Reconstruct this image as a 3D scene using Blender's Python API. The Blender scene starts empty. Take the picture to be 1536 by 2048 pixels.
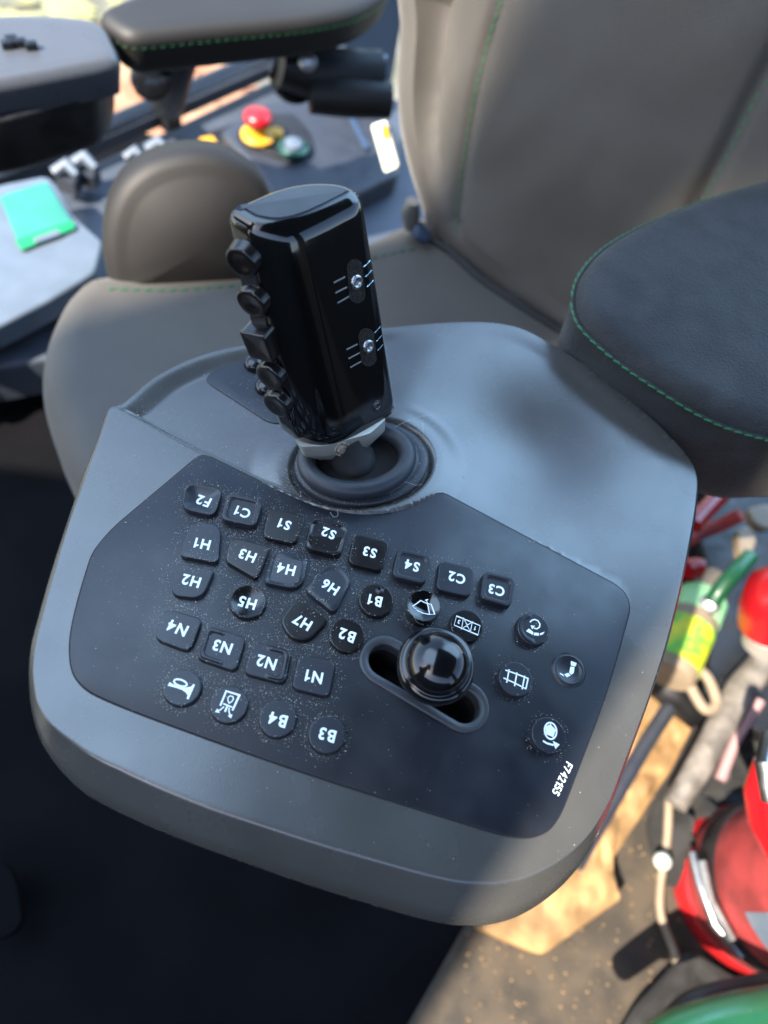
import bpy, bmesh, math, random
from mathutils import Vector, Matrix, noise
from mathutils.bvhtree import BVHTree
from mathutils.geometry import intersect_point_line
random.seed(7)
S = bpy.context.scene
COL = S.collection
V = Vector
# ------------------------------------------------------------ camera
FPX, CAMH = 1440.0, 0.292
_n = V((-.18, .535, 1)).normalized()
_zc = V((0, 0, 1))
_Y = (_zc - _zc.dot(_n)*_n).normalized()
_Z = -_n
_X = _Y.cross(_Z)
RM = Matrix((_X, _Y, _Z))            # world = RM @ cam (x right, y down, z forward)
CAM = V((0, 0, CAMH))
def ray(u, v): return (RM @ V(((u-768)/FPX, (v-1024)/FPX, 1)))
def un(u, v, z=0.0):                 # pixel -> point at height z
    d = ray(u, v); return CAM + d*((z-CAMH)/d.z)
def unp(u, v, P0, N):                # pixel -> point on a plane
    d = ray(u, v); return CAM + d*((P0-CAM).dot(N)/d.dot(N))
def pj(P):
    c = RM.transposed() @ (V(P)-CAM); return (768+FPX*c.x/c.z, 1024+FPX*c.y/c.z, c.z)
cd = bpy.data.cameras.new('camera'); co = bpy.data.objects.new('camera', cd); COL.objects.link(co)
cx, cy, cz = RM @ V((1, 0, 0)), RM @ V((0, -1, 0)), RM @ V((0, 0, -1))
co.matrix_world = Matrix(((cx.x, cy.x, cz.x, 0), (cx.y, cy.y, cz.y, 0), (cx.z, cy.z, cz.z, CAMH), (0, 0, 0, 1)))
cd.sensor_fit = 'VERTICAL'; cd.sensor_height = 36; cd.lens = FPX*36/2048
cd.clip_start = .02; cd.clip_end = 500
cd.dof.use_dof = True; cd.dof.focus_distance = .315
cd.dof.aperture_fstop = (cd.lens/1000)/0.0046
S.camera = co
S.render.resolution_x, S.render.resolution_y = 768, 1024
# ------------------------------------------------------------ light
_A, _B, _C = un(945, 1700), un(1340, 1130), un(939, 1858, -.5)
_u = (_B-_A).normalized()
SUN = ((_A-_C) - .35*_u).normalized()     # direction towards the sun
w = bpy.data.worlds.new('World'); S.world = w; w.use_nodes = True
nt = w.node_tree; nt.nodes.clear()
sky = nt.nodes.new('ShaderNodeTexSky'); sky.sky_type = 'NISHITA'; sky.sun_disc = False
sky.sun_elevation = math.asin(SUN.z); sky.sun_rotation = math.atan2(SUN.x, SUN.y)
sky.air_density = 1.0; sky.dust_density = 1.0
bg = nt.nodes.new('ShaderNodeBackground'); bg.inputs[1].default_value = .15
ow = nt.nodes.new('ShaderNodeOutputWorld')
def sky_glow(prev, d, lo, hi, col):  # bright patch added to the sky for the console to reflect
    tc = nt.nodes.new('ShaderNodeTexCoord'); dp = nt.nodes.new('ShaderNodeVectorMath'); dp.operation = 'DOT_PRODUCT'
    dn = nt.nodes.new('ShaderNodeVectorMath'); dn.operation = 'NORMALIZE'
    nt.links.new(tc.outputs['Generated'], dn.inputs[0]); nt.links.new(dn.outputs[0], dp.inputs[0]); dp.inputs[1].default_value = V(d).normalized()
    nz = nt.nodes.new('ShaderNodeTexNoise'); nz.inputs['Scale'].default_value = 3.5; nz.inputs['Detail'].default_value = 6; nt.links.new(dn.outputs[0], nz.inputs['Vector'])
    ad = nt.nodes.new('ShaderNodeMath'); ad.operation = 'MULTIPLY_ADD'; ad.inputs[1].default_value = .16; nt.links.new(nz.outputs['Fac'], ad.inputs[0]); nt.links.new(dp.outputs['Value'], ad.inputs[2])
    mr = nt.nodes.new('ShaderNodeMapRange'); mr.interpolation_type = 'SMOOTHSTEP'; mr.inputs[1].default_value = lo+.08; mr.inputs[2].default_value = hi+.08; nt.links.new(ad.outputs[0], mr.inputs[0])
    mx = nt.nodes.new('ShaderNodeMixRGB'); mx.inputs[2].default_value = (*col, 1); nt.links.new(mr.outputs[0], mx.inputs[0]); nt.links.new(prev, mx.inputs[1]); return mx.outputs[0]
c_ = sky_glow(sky.outputs[0], (.40, .66, .60), .885, .965, (4.8, 8.0, 12.2))
c_ = sky_glow(c_, (-.42, .12, .90), .90, .97, (5.0, 7.2, 10.2))
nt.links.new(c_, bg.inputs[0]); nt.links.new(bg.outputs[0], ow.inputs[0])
sd = bpy.data.lights.new('sun', 'SUN'); sd.energy = 4.8; sd.angle = math.radians(.6); sd.color = (1, .9, .76)
so = bpy.data.objects.new('sun', sd); COL.objects.link(so)
so.rotation_mode = 'QUATERNION'; so.rotation_quaternion = SUN.to_track_quat('Z', 'Y')
vs = S.view_settings; vs.view_transform = 'Standard'; vs.look = 'None'; vs.gamma = 1; vs.use_curve_mapping = False
S.display_settings.display_device = 'sRGB'
vs.exposure = 1.98
# ------------------------------------------------------------ materials
MATS = {}
def mat(name, col, rough=.5, sheen=0, metal=0, bump=0, bscale=400, var=0, vscale=30, coat=0, spec=.5, rvar=0, col2=None, weave=0):
    if name in MATS: return MATS[name]
    m = bpy.data.materials.new(name); m.use_nodes = True; t = m.node_tree
    b = t.nodes['Principled BSDF']
    b.inputs['Base Color'].default_value = (*col, 1); b.inputs['Roughness'].default_value = rough
    b.inputs['Metallic'].default_value = metal; b.inputs['Specular IOR Level'].default_value = spec
    b.inputs['Sheen Weight'].default_value = sheen; b.inputs['Sheen Roughness'].default_value = .4; b.inputs['Sheen Tint'].default_value = (.9, .86, .8, 1)
    b.inputs['Coat Weight'].default_value = coat; b.inputs['Coat Roughness'].default_value = .04
    tc = t.nodes.new('ShaderNodeTexCoord')
    def nz(sc, det=4):
        n = t.nodes.new('ShaderNodeTexNoise'); n.inputs['Scale'].default_value = sc; n.inputs['Detail'].default_value = det
        t.links.new(tc.outputs['Object'], n.inputs['Vector']); return n
    if var or col2:
        n = nz(vscale); r = t.nodes.new('ShaderNodeValToRGB')
        c2 = col2 or tuple(min(1, c*(1+var)) for c in col); c1 = col if col2 else tuple(c*(1-var) for c in col)
        r.color_ramp.elements[0].position = .38; r.color_ramp.elements[1].position = .62
        r.color_ramp.elements[0].color = (*c1, 1); r.color_ramp.elements[1].color = (*c2, 1)
        t.links.new(n.outputs['Fac'], r.inputs[0]); t.links.new(r.outputs[0], b.inputs['Base Color'])
    if rvar:
        n = nz(vscale*1.7, 6); mr = t.nodes.new('ShaderNodeMapRange')
        mr.inputs[1].default_value = .35; mr.inputs[2].default_value = .65
        mr.inputs[3].default_value = max(0, rough-rvar); mr.inputs[4].default_value = min(1, rough+rvar)
        t.links.new(n.outputs['Fac'], mr.inputs[0]); t.links.new(mr.outputs[0], b.inputs['Roughness'])
    if bump or weave:
        bp = t.nodes.new('ShaderNodeBump'); bp.inputs['Distance'].default_value = .0004
        if weave:
            bp.inputs['Strength'].default_value = weave
            w1 = t.nodes.new('ShaderNodeTexVoronoi'); w1.inputs['Scale'].default_value = bscale
            t.links.new(tc.outputs['Object'], w1.inputs['Vector']); t.links.new(w1.outputs['Distance'], bp.inputs['Height'])
        else:
            bp.inputs['Strength'].default_value = bump
            n = nz(bscale, 3); t.links.new(n.outputs['Fac'], bp.inputs['Height'])
        t.links.new(bp.outputs[0], b.inputs['Normal'])
    MATS[name] = m; return m
M_house = mat('housing_plastic', (.050, .049, .046), .26, bump=.09, bscale=1300, var=.08, vscale=22, rvar=.035, spec=.95)
M_panel = mat('label_sheet', (.0085, .010, .0145), .36, bump=.08, bscale=2500, var=.15, vscale=30, rvar=.06)
M_gap = mat('groove_black', (.004, .004, .005), .7)
M_key = mat('key_rubber', (.013, .015, .021), .34, bump=.05, bscale=2500, rvar=.05)
M_keyg = mat('key_gloss', (.007, .006, .006), .22, bump=.03, bscale=2500, rvar=.04)
M_white = mat('legend_white', (.74, .80, .80), .5)
M_grey = mat('legend_grey', (.30, .32, .34), .45)
M_gloss = mat('gloss_black', (.0025, .0028, .0032), .08, coat=.4, rvar=.03, vscale=60, bump=.01, bscale=300)
M_knob = mat('knob_black', (.003, .003, .004), .13, coat=.3)
M_rub = mat('rubber_black', (.022, .026, .034), .45, bump=.12, bscale=900, rvar=.08)
M_rubd = mat('rubber_deep', (.010, .010, .011), .55, bump=.1, bscale=700)
M_hole = mat('hole_black', (.002, .002, .002), .9)
M_alu = mat('anodised_aluminium', (.46, .45, .40), .36, metal=.7, bump=.08, bscale=1800, rvar=.05)
M_steel = mat('screw_steel', (.40, .41, .42), .25, metal=1, rvar=.1, vscale=300)
M_dirt = mat('dirty_screw', (.22, .19, .15), .7, metal=.3, var=.5, vscale=900, bump=.6, bscale=1200)
M_dust = mat('dust', (.42, .41, .37), .8)
M_crumb = mat('dirt_crumb', (.055, .050, .045), .9, bump=1, bscale=1500, col2=(.16, .14, .11), vscale=900)
M_seat = mat('seat_fabric', (.056, .050, .043), .62, sheen=.25, weave=.6, bscale=1300, var=.14, vscale=9, spec=.45)
M_bol = mat('bolster_leather', (.0095, .0080, .0070), .6, bump=.15, bscale=500, var=.1, vscale=8, spec=.4)
M_seatl = mat('seat_leather', (.135, .125, .112), .55, bump=.15, bscale=500, var=.08, vscale=8, spec=.4)
M_arm = mat('armrest_fabric', (.021, .023, .025), .75, sheen=.12, weave=1.0, bscale=900, var=.22, vscale=55, spec=.3)
M_green = mat('green_thread', (.014, .13, .05), .6)
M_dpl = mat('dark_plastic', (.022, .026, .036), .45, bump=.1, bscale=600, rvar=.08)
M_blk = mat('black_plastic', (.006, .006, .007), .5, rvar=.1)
M_blkg = mat('black_shiny', (.006, .007, .009), .15, rvar=.05)
M_ledge = mat('ledge_plastic', (.045, .055, .075), .40, bump=.1, bscale=500, rvar=.06, var=.1)
M_mat = mat('floor_mat', (.0025, .0025, .0035), .8, bump=.6, bscale=160, var=.3, vscale=12, spec=.08)
M_red = mat('red_plastic', (.30, .006, .010), .3)
M_redp = mat('red_paint', (.30, .010, .012), .28, coat=.4, rvar=.08, vscale=20, bump=.05, bscale=120)
M_redd = mat('red_paint_dusty', (.20, .020, .020), .7, var=.3, vscale=25, rvar=.1)
M_yel = mat('yellow_plastic', (.50, .26, .006), .45)
M_tan = mat('brown_paper', (.25, .145, .058), .7, var=.35, vscale=30, bump=1, bscale=60)
M_soil = mat('dusty_floor', (.030, .024, .018), .85, col2=(.060, .045, .030), vscale=28, bump=1, bscale=260)
M_grit = mat('grit', (.30, .20, .11), .2, spec=1)
M_grn = mat('green_paint', (.008, .07, .03), .35, rvar=.08, coat=.2)
M_mint = mat('mint_card', (.028, .18, .14), .35, var=.12, vscale=20)
M_grnink = mat('green_ink', (.005, .20, .07), .4)
M_pale = mat('pale_sticker', (.50, .52, .44), .45)
M_paleb = mat('pale_blue_plastic', (.085, .11, .145), .45, var=.08, vscale=25, bump=.1, bscale=200)
M_chrome = mat('chrome', (.40, .41, .42), .34, metal=1, rvar=.06)
M_beige = mat('beige_part', (.20, .155, .105), .6, var=.15)
M_lime = mat('lime_sticker', (.10, .38, .04), .5, col2=(.5, .5, .015), vscale=60)
M_navy = mat('navy_plastic', (.025, .045, .085), .4, rvar=.05)
M_ground = mat('ground', (.07, .07, .045), .95, col2=(.15, .145, .12), vscale=3, bump=1, bscale=20)
M_leaf = mat('autumn_leaf', (.28, .11, .055), .8, col2=(.30, .19, .11), vscale=6)
M_leafy = mat('yellow_leaf', (.22, .21, .09), .8)
# ------------------------------------------------------------ object helpers
LOC = {}
def tag(o, label=None, cat=None, group=None, kind=None):
    if label: o['label'] = label
    if cat: o['category'] = cat
    if group: o['group'] = group
    if kind: o['kind'] = kind
    return o
def thing(name, loc, label, cat, group=None):
    o = bpy.data.objects.new(name, None); COL.objects.link(o); o.location = loc; LOC[o.name] = V(loc)
    o.empty_display_size = .02
    return tag(o, label, cat, group)
def mk(name, verts, faces, m, parent=None, smooth=True, label=None, flat_angle=None):
    me = bpy.data.meshes.new(name); me.from_pydata([tuple(p) for p in verts], [], faces); me.validate(); me.update()
    bm = bmesh.new(); bm.from_mesh(me); bmesh.ops.recalc_face_normals(bm, faces=bm.faces); bm.to_mesh(me); bm.free()
    me.materials.append(m)
    o = bpy.data.objects.new(name, me); COL.objects.link(o); LOC[o.name] = V((0, 0, 0))
    if smooth:
        for p in me.polygons: p.use_smooth = True
        if flat_angle: me.set_sharp_from_angle(angle=math.radians(flat_angle))
    if parent:
        o.parent = parent; o.matrix_parent_inverse = Matrix.Translation(-LOC[parent.name])
    if label: o['label'] = label
    return o
class G:                                   # a small mesh collector
    def __init__(s): s.v = []; s.f = []
    def add(s, vs, fs):
        k = len(s.v); s.v += [V(p) for p in vs]; s.f += [tuple(i+k for i in f) for f in fs]; return s
    def box(s, c, a, b, d):                # centre and three half vectors
        c, a, b, d = V(c), V(a), V(b), V(d)
        vs = [c+sx*a+sy*b+sz*d for sx in (-1, 1) for sy in (-1, 1) for sz in (-1, 1)]
        return s.add(vs, [(0, 1, 3, 2), (4, 6, 7, 5), (0, 4, 5, 1), (2, 3, 7, 6), (0, 2, 6, 4), (1, 5, 7, 3)])
    def tube(s, pts, r, seg=10, cap=True):
        pts = [V(p) for p in pts]; n = len(pts); rs = r if isinstance(r, (list, tuple)) else [r]*n
        k = len(s.v); up = None
        for i, p in enumerate(pts):
            d = (pts[min(i+1, n-1)]-pts[max(i-1, 0)]).normalized()
            if up is None: up = d.orthogonal().normalized()
            up = (up-d*up.dot(d)).normalized(); q = d.cross(up)
            for j in range(seg):
                a = 2*math.pi*j/seg; s.v.append(p+rs[i]*(math.cos(a)*up+math.sin(a)*q))
        for i in range(n-1):
            for j in range(seg):
                s.f.append((k+i*seg+j, k+i*seg+(j+1) % seg, k+(i+1)*seg+(j+1) % seg, k+(i+1)*seg+j))
        if cap:
            s.f.append(tuple(k+j for j in range(seg))); s.f.append(tuple(k+(n-1)*seg+j for j in range(seg)))
        return s
    def lathe(s, c, ax, prof, seg=32, sx=1, sy=1, e1=None):   # prof: (radius, height)
        ax = V(ax).normalized(); e1 = V(e1).normalized() if e1 is not None else ax.orthogonal().normalized(); e2 = ax.cross(e1); k = len(s.v); c = V(c)
        for r, h in prof:
            for j in range(seg):
                a = 2*math.pi*j/seg; s.v.append(c+ax*h+r*(sx*math.cos(a)*e1+sy*math.sin(a)*e2))
        for i in range(len(prof)-1):
            for j in range(seg):
                s.f.append((k+i*seg+j, k+i*seg+(j+1) % seg, k+(i+1)*seg+(j+1) % seg, k+(i+1)*seg+j))
        if prof[0][0] > 1e-6: s.f.append(tuple(k+j for j in range(seg)))
        if prof[-1][0] > 1e-6: s.f.append(tuple(k+(len(prof)-1)*seg+j for j in range(seg)))
        return s
    def make(s, name, m, parent=None, smooth=True, label=None, flat_angle=40):
        return mk(name, s.v, s.f, m, parent, smooth, label, flat_angle)
def roundpoly(pts, rad, seg=7):
    n = len(pts); out = []
    for i in range(n):
        p, a, b = V(pts[i]), V(pts[i-1]), V(pts[(i+1) % n]); r = rad[i] if isinstance(rad, (list, tuple)) else rad
        da, db = a-p, b-p; ra = min(r, da.length*.48); rb = min(r, db.length*.48)
        A, B = p+da.normalized()*ra, p+db.normalized()*rb
        for k in range(seg+1):
            t = k/seg; w_ = .86
            q = ((1-t)**2*A + 2*w_*t*(1-t)*p + t*t*B)/((1-t)**2+2*w_*t*(1-t)+t*t); out.append(q)
    return out
def catmull(pts, seg=6, closed=True):
    n = len(pts); out = []; P = [V(p) for p in pts]
    for i in range(n if closed else n-1):
        g = (lambda k: P[k % n]) if closed else (lambda k: P[max(0, min(n-1, k))])
        p0, p1, p2, p3 = g(i-1), g(i), g(i+1), g(i+2)
        for k in range(seg):
            t = k/seg
            out.append(.5*((2*p1)+(p2-p0)*t+(2*p0-5*p1+4*p2-p3)*t*t+(3*p1-p0-3*p2+p3)*t**3))
    if not closed: out.append(P[-1].copy())
    return out
def resample(pts, n, closed=True):
    P = list(pts)+([pts[0]] if closed else []); L = [0]
    for a, b in zip(P, P[1:]): L.append(L[-1]+(V(b)-V(a)).length)
    out = []; j = 0; T = L[-1]; m = n if closed else n-1
    for i in range(n):
        d = T*i/m
        while j < len(L)-2 and L[j+1] < d: j += 1
        t = (d-L[j])/max(1e-9, L[j+1]-L[j]); out.append(V(P[j]).lerp(V(P[j+1]), min(1, t)))
    return out
def area2(o): return sum(o[i-1].x*o[i].y-o[i].x*o[i-1].y for i in range(len(o)))
def pillow(name, out2, O, e1, e2, m, parent=None, thick=.01, r=.003, rb=0, rings=6, capf=None, label=None, draft=0, rseg=5, flat=35):
    """closed solid: outline (2D) in the frame O,e1,e2; its top is rounded by r and the cap shaped by capf(x,y,s)"""
    O, e1, e2 = V(O), V(e1), V(e2); nn = e1.cross(e2).normalized()
    o = [V((p[0], p[1])) for p in out2]
    if area2(o) < 0: o.reverse()
    N = len(o); nr = []
    for i in range(N):
        t = (o[(i+1) % N]-o[i-1]); nr.append(V((-t.y, t.x)).normalized())
    c = sum(o, V((0, 0)))/N
    vs = []; fs = []; rows = []
    def row(pl, zf):
        k = len(vs)
        for i, p in enumerate(pl): vs.append(O+e1*p.x+e2*p.y+nn*(zf(p, i) if callable(zf) else zf))
        rows.append(k)
    if rb:
        for k in range(4):
            a = math.pi/2*k/4; row([o[i]+nr[i]*(rb*(1-math.sin(a))-draft) for i in range(N)], -thick+rb*(1-math.cos(a)))
        row([o[i]-nr[i]*draft for i in range(N)], -thick+rb)
    else: row([o[i]-nr[i]*draft for i in range(N)], -thick)
    for k in range(rseg+1):
        a = math.pi/2*k/rseg; row([o[i]+nr[i]*r*(1-math.cos(a)) for i in range(N)], -r+r*math.sin(a))
    inner = [o[i]+nr[i]*r for i in range(N)]
    for k in range(1, rings):
        s = 1-k/rings; q = [c+(p-c)*s for p in inner]
        row(q, (lambda p, i, s=s: capf(p.x, p.y, s)) if capf else 0.0)
    for a, b in zip(rows, rows[1:]):
        for i in range(N): fs.append((a+i, a+(i+1) % N, b+(i+1) % N, b+i))
    vs.append(O+e1*c.x+e2*c.y+nn*(capf(c.x, c.y, 0) if capf else 0)); k = len(vs)-1; b = rows[-1]
    for i in range(N): fs.append((b+i, b+(i+1) % N, k))
    fs.append(tuple(rows[0]+i for i in range(N)))
    return mk(name, vs, fs, m, parent, True, label, flat)
E1, E2, E3 = V((1, 0, 0)), V((0, 1, 0)), V((0, 0, 1))
def hz(name, px, z, m, parent=None, rad=None, n=60, smoothed=False, zp=None, **k):   # pillow on a horizontal plane, outline seen at these pixels
    P = [un(u, v, z if zp is None else zp).xy for u, v in px]
    if rad is not None: P = roundpoly(P, rad)
    elif smoothed: P = catmull(P)
    P = resample(P, n)
    return pillow(name, P, (0, 0, z), E1, E2, m, parent, **k)
def bvh(*obs):
    vs, fs = [], []
    for o in obs:
        k = len(vs); vs += [v.co.copy() for v in o.data.vertices]; fs += [tuple(i+k for i in p.vertices) for p in o.data.polygons]
    return BVHTree.FromPolygons(vs, fs)
def hit(t, u, v):
    l, nn, i, d = t.ray_cast(CAM, ray(u, v).normalized())
    if l is None: return None, None
    if nn.dot(ray(u, v)) > 0: nn = -nn
    return l, nn
def smooth01(a, b, x):
    t = max(0, min(1, (x-a)/(b-a))); return t*t*(3-2*t)
def inpoly(x, y, P):
    c = False; n = len(P); j = n-1
    for i in range(n):
        if (P[i].y > y) != (P[j].y > y) and x < (P[j].x-P[i].x)*(y-P[i].y)/(P[j].y-P[i].y)+P[i].x: c = not c
        j = i
    return c
def dpoly(x, y, P, closed=True):
    q = V((x, y)); best = 9
    n = len(P)
    for i in range(n if closed else n-1):
        a, b = P[i], P[(i+1) % n]; ab = b-a; t = max(0, min(1, (q-a).dot(ab)/max(1e-12, ab.length_squared)))
        d = (a+ab*t-q).length
        if d < best: best = d
    return best
# ============================================================ CONTROL CONSOLE
console = thing('control_console', un(720, 1300, -.05), 'grey operator console with a dark keypad of marked buttons and an upright black joystick', 'control console')
HO = [(216,822,2,3),(226,814,2,3),(246,808,2,3),(308,757,2,3),(376,722,2,3),(440,702,2,3),(500,690,2,3),(600,676,2,3),(700,665,2,3),(780,657,2,3),(850,650,2,3),(930,646,2,3),(985,648,2,3),
      (1040,658,2.5,3),(1100,690,3,4),(1160,728,3,4),(1220,773,3,4),(1300,838,3,4),(1350,888,3,4),(1384,930,3,4),(1396,965,3,4),(1394,1010,3,4),(1385,1070,3,4),(1362,1180,3,5),(1332,1300,3,5),
      (1295,1410,3,6),(1255,1520,3.5,7),(1222,1610,4,8),(1190,1682,6,9),(1148,1745,9,11),(1090,1800,12,12),(1020,1838,14,12),(940,1850,15,12),(850,1838,15,12),(700,1795,14.5,12),(600,1763,14,12),(500,1728,13.5,12),
      (400,1692,13,12),(300,1652,13,12),(215,1612,13,12),(160,1578,12,12),(115,1532,10,11),(80,1478,7,10),(62,1415,4,7),(57,1350,3,5),(62,1290,3,4),(76,1235,3,4),(100,1150,3,4),(132,1050,2.5,4),(165,955,2.5,3),(192,885,2,3),(208,840,2,3)]
PANEL_PX = [(404,905,14),(600,1001,70),(660,1021,60),(740,1031,80),(815,1019,60),(882,982,10),(1250,1178,26),(1262,1215,12),(1215,1385,60),(1118,1640,26),(1085,1672,22),(1030,1678,30),(600,1546,200),(230,1410,60),(150,1370,30),(135,1300,30),(150,1215,40),(184,1105,14),(222,1058,20)]
mmpx = .00023
PAN = resample(roundpoly([un(u, v, .0005).xy for u, v, r in PANEL_PX], [r*mmpx*1.3 for u, v, r in PANEL_PX]), 300)
BC = (un(582, 950)+un(862, 902))/2                       # boot centre
BE = (un(862, 902)-un(582, 950)); BE.z = 0; BRx = BE.length/2*.94; BE.normalize(); BF = V((-BE.y, BE.x, 0))
if BF.y < 0: BF = -BF
BRy = abs((un(722, 1016)-BC).dot(BF))*1.0
ridge = [un(u, v).xy for u, v in ((180, 790), (232, 816), (410, 909), (560, 984), (640, 1030))]
DISH = un(1050, 895); DISH2 = un(1250, 850)
def hf(x, y):
    d = dpoly(x, y, ridge, False)
    # side of the ridge: behind it (seat side) the deck drops a step
    a, b = ridge[1], ridge[3]; side = (b-a).x*(y-a.y)-(b-a).y*(x-a.x)
    h = 0
    if side > 0: h -= .0032*smooth01(0, .0028, d)*(1-smooth01(-.06, .0, x))
    q = V((x, y))-BC.xy; e = math.hypot(q.dot(BE.xy)/BRx, q.dot(BF.xy)/BRy)
    if e < 1.02: h += -.0010
    elif e < 1.10: h += -.0010+.0032*smooth01(1.02, 1.10, e)
    elif e < 1.66: h += .0022*(1-smooth01(1.2, 1.66, e))
    r1 = (V((x, y))-DISH.xy).length; h -= .0080*math.exp(-(r1/.045)**2)
    if d > .0: pass
    return h
def build_housing():
    P = catmull([V((*un(u, v, -d/1000).xy, 0)) for u, v, w_, d in HO], 8)
    att = []
    for i in range(len(HO)):
        for k in range(8):
            t = k/8; a, b = HO[i], HO[(i+1) % len(HO)]; att.append((a[2]+(b[2]-a[2])*t, a[3]+(b[3]-a[3])*t))
    N = len(P); o = [p.xy for p in P]
    if area2(o) < 0: o.reverse(); att.reverse()
    nr = []
    for i in range(N):
        t = o[(i+2) % N]-o[i-2]; nr.append(V((-t.y, t.x)).normalized())
    vs = []; fs = []; rows = []
    def row(f):
        rows.append(len(vs)); vs.extend(f(i) for i in range(N))
    row(lambda i: V((*(o[i]+nr[i]*.010), -.040)))
    row(lambda i: V((*(o[i]+nr[i]*.003), -.034)))
    row(lambda i: V((*(o[i]+nr[i]*.0006), -att[i][1]/1000-.004)))
    for fi, fz in ((-.02, 1.12), (0, 1), (.30, .66), (.60, .36), (.80, .16), (.86, .10), (.91, .05), (.96, .018), (1.02, .004), (1.1, 0)):
        row(lambda i: V((*(o[i]+nr[i]*att[i][0]/1000*fi), -att[i][1]/1000*fz)))
    inn = [vs[rows[-1]+i].xy for i in range(N)]
    c = V((.02, .165)); R = 120
    for k in range(1, R):
        s = 1-k/R
        def f(i):
            p = c+(inn[i]-c)*s
            edge = smooth01(0, .012, (inn[i]-p).length)
            ins = inpoly(p.x, p.y, PAN)
            h = 0 if ins else hf(p.x, p.y)*edge
            return V((p.x, p.y, h))
        row(f)
    for a, b in zip(rows, rows[1:]):
        for i in range(N): fs.append((a+i, a+(i+1) % N, b+(i+1) % N, b+i))
    vs.append(V((c.x, c.y, 0))); k = len(vs)-1; b = rows[-1]
    for i in range(N): fs.append((b+i, b+(i+1) % N, k))
    fs.append(tuple(rows[0]+i for i in range(N)))
    return mk('housing', vs, fs, M_house, console, True)
housing = build_housing()
def prism(name, out, z0, z1, m, parent, bev=.0003, inset=0, hole=None):
    o = [p.copy() for p in out]
    if area2(o) < 0: o.reverse()
    N = len(o); nr = [V((-(o[(i+1) % N]-o[i-1]).y, (o[(i+1) % N]-o[i-1]).x)).normalized() for i in range(N)]
    bm = bmesh.new(); rows = []
    for z, q in ((z0, 0), (z1-bev, 0), (z1-bev*.3, bev*.3), (z1, bev)):
        rows.append([bm.verts.new((*(o[i]+nr[i]*(inset+q)), z)) for i in range(N)])
    for a, b in zip(rows, rows[1:]):
        for i in range(N): bm.faces.new((a[i], a[(i+1) % N], b[(i+1) % N], b[i]))
    edges = []
    top = rows[-1]
    for i in range(N): edges.append(bm.edges.get((top[i], top[(i+1) % N])))
    if hole:
        hr = [[bm.verts.new((p.x, p.y, z)) for p in hole] for z in (z1, z0)]; M = len(hole)
        for i in range(M): bm.faces.new((hr[0][i], hr[0][(i+1) % M], hr[1][(i+1) % M], hr[1][i])); edges.append(bm.edges.get((hr[0][i], hr[0][(i+1) % M])))
    bmesh.ops.triangle_fill(bm, use_beauty=True, edges=edges, normal=(0, 0, 1))
    me = bpy.data.meshes.new(name); bmesh.ops.recalc_face_normals(bm, faces=bm.faces); bm.to_mesh(me); bm.free()
    me.materials.append(m); ob = bpy.data.objects.new(name, me); COL.objects.link(ob); LOC[ob.name] = V((0, 0, 0))
    for p in me.polygons: p.use_smooth = True
    me.set_sharp_from_angle(angle=math.radians(50))
    ob.parent = parent; ob.matrix_parent_inverse = Matrix.Translation(-LOC[parent.name]); return ob
def z4(x, y): return (300+x/3.102, 900+y/3.103)
def z5(x, y): return (680+x/2.56, 1040+y/2.56)
# stadium slot of the ball-knob lever
sA, sB = un(*z5(228, 718), .0005).xy, un(*z5(634, 955), .0005).xy
sd_ = (sB-sA).normalized(); sn_ = V((-sd_.y, sd_.x))
def stadium(r, n=20, cut=0):
    out = []
    for k in range(n+1):
        a = math.pi*k/n; out.append(sB+sd_*(r*math.sin(a))*1+sn_*(-r*math.cos(a)))
    for k in range(n+1):
        a = math.pi*k/n; out.append(sA-sd_*(r*math.sin(a))+sn_*(r*math.cos(a)))
    return out
SR = .0105
panel_border = prism('panel_groove', PAN, -.001, .00015, M_gap, console, bev=.0001, inset=-.0004)
panel = prism('keypad_panel', PAN, -.001, .0006, M_panel, console, bev=.0004, inset=.0001, hole=stadium(SR-.0003))
panel['label'] = 'dark blue-black keypad sheet carrying the marked buttons'
# ------------------------------------------------------------ legends
def char_mesh(ch, bold):
    if ch == '1': return [V(p) for p in ((.26, 0), (.46, 0), (.46, 1), (.31, 1), (.26, .88), (.18, .80), (.03, .77), (.03, .63), (.26, .63))], [tuple(range(9))], .03, .46
    c = bpy.data.curves.new('t', 'FONT'); c.body = ch; c.size = 1; c.offset = bold; c.resolution_u = 4
    o = bpy.data.objects.new('t', c); me = o.to_mesh()
    vs = [v.co.copy() for v in me.vertices]; fs = [tuple(p.vertices) for p in me.polygons]; o.to_mesh_clear()
    bpy.data.objects.remove(o); bpy.data.curves.remove(c)
    y0, y1 = min(v.y for v in vs), max(v.y for v in vs); k = 1/(y1-y0)
    vs = [V((v.x*k, (v.y-y0)*k)) for v in vs]
    return vs, fs, min(v.x for v in vs), max(v.x for v in vs)
def text_mesh(s, bold=.03):
    X = 0; V_, F_ = [], []
    for ch in s:
        vs, fs, x0, x1 = char_mesh(ch, bold); k = len(V_)
        if ch == '1': vs = [V((v.x, v.y)) for v in vs]
        V_ += [V((v.x-x0+X, v.y)) for v in vs]; F_ += [tuple(i+k for i in f) for f in fs]; X += x1-x0+(.17 if len(s) < 4 else .12)
    X -= .17
    return [V((v.x-X/2, v.y-.5)) for v in V_], F_
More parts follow.
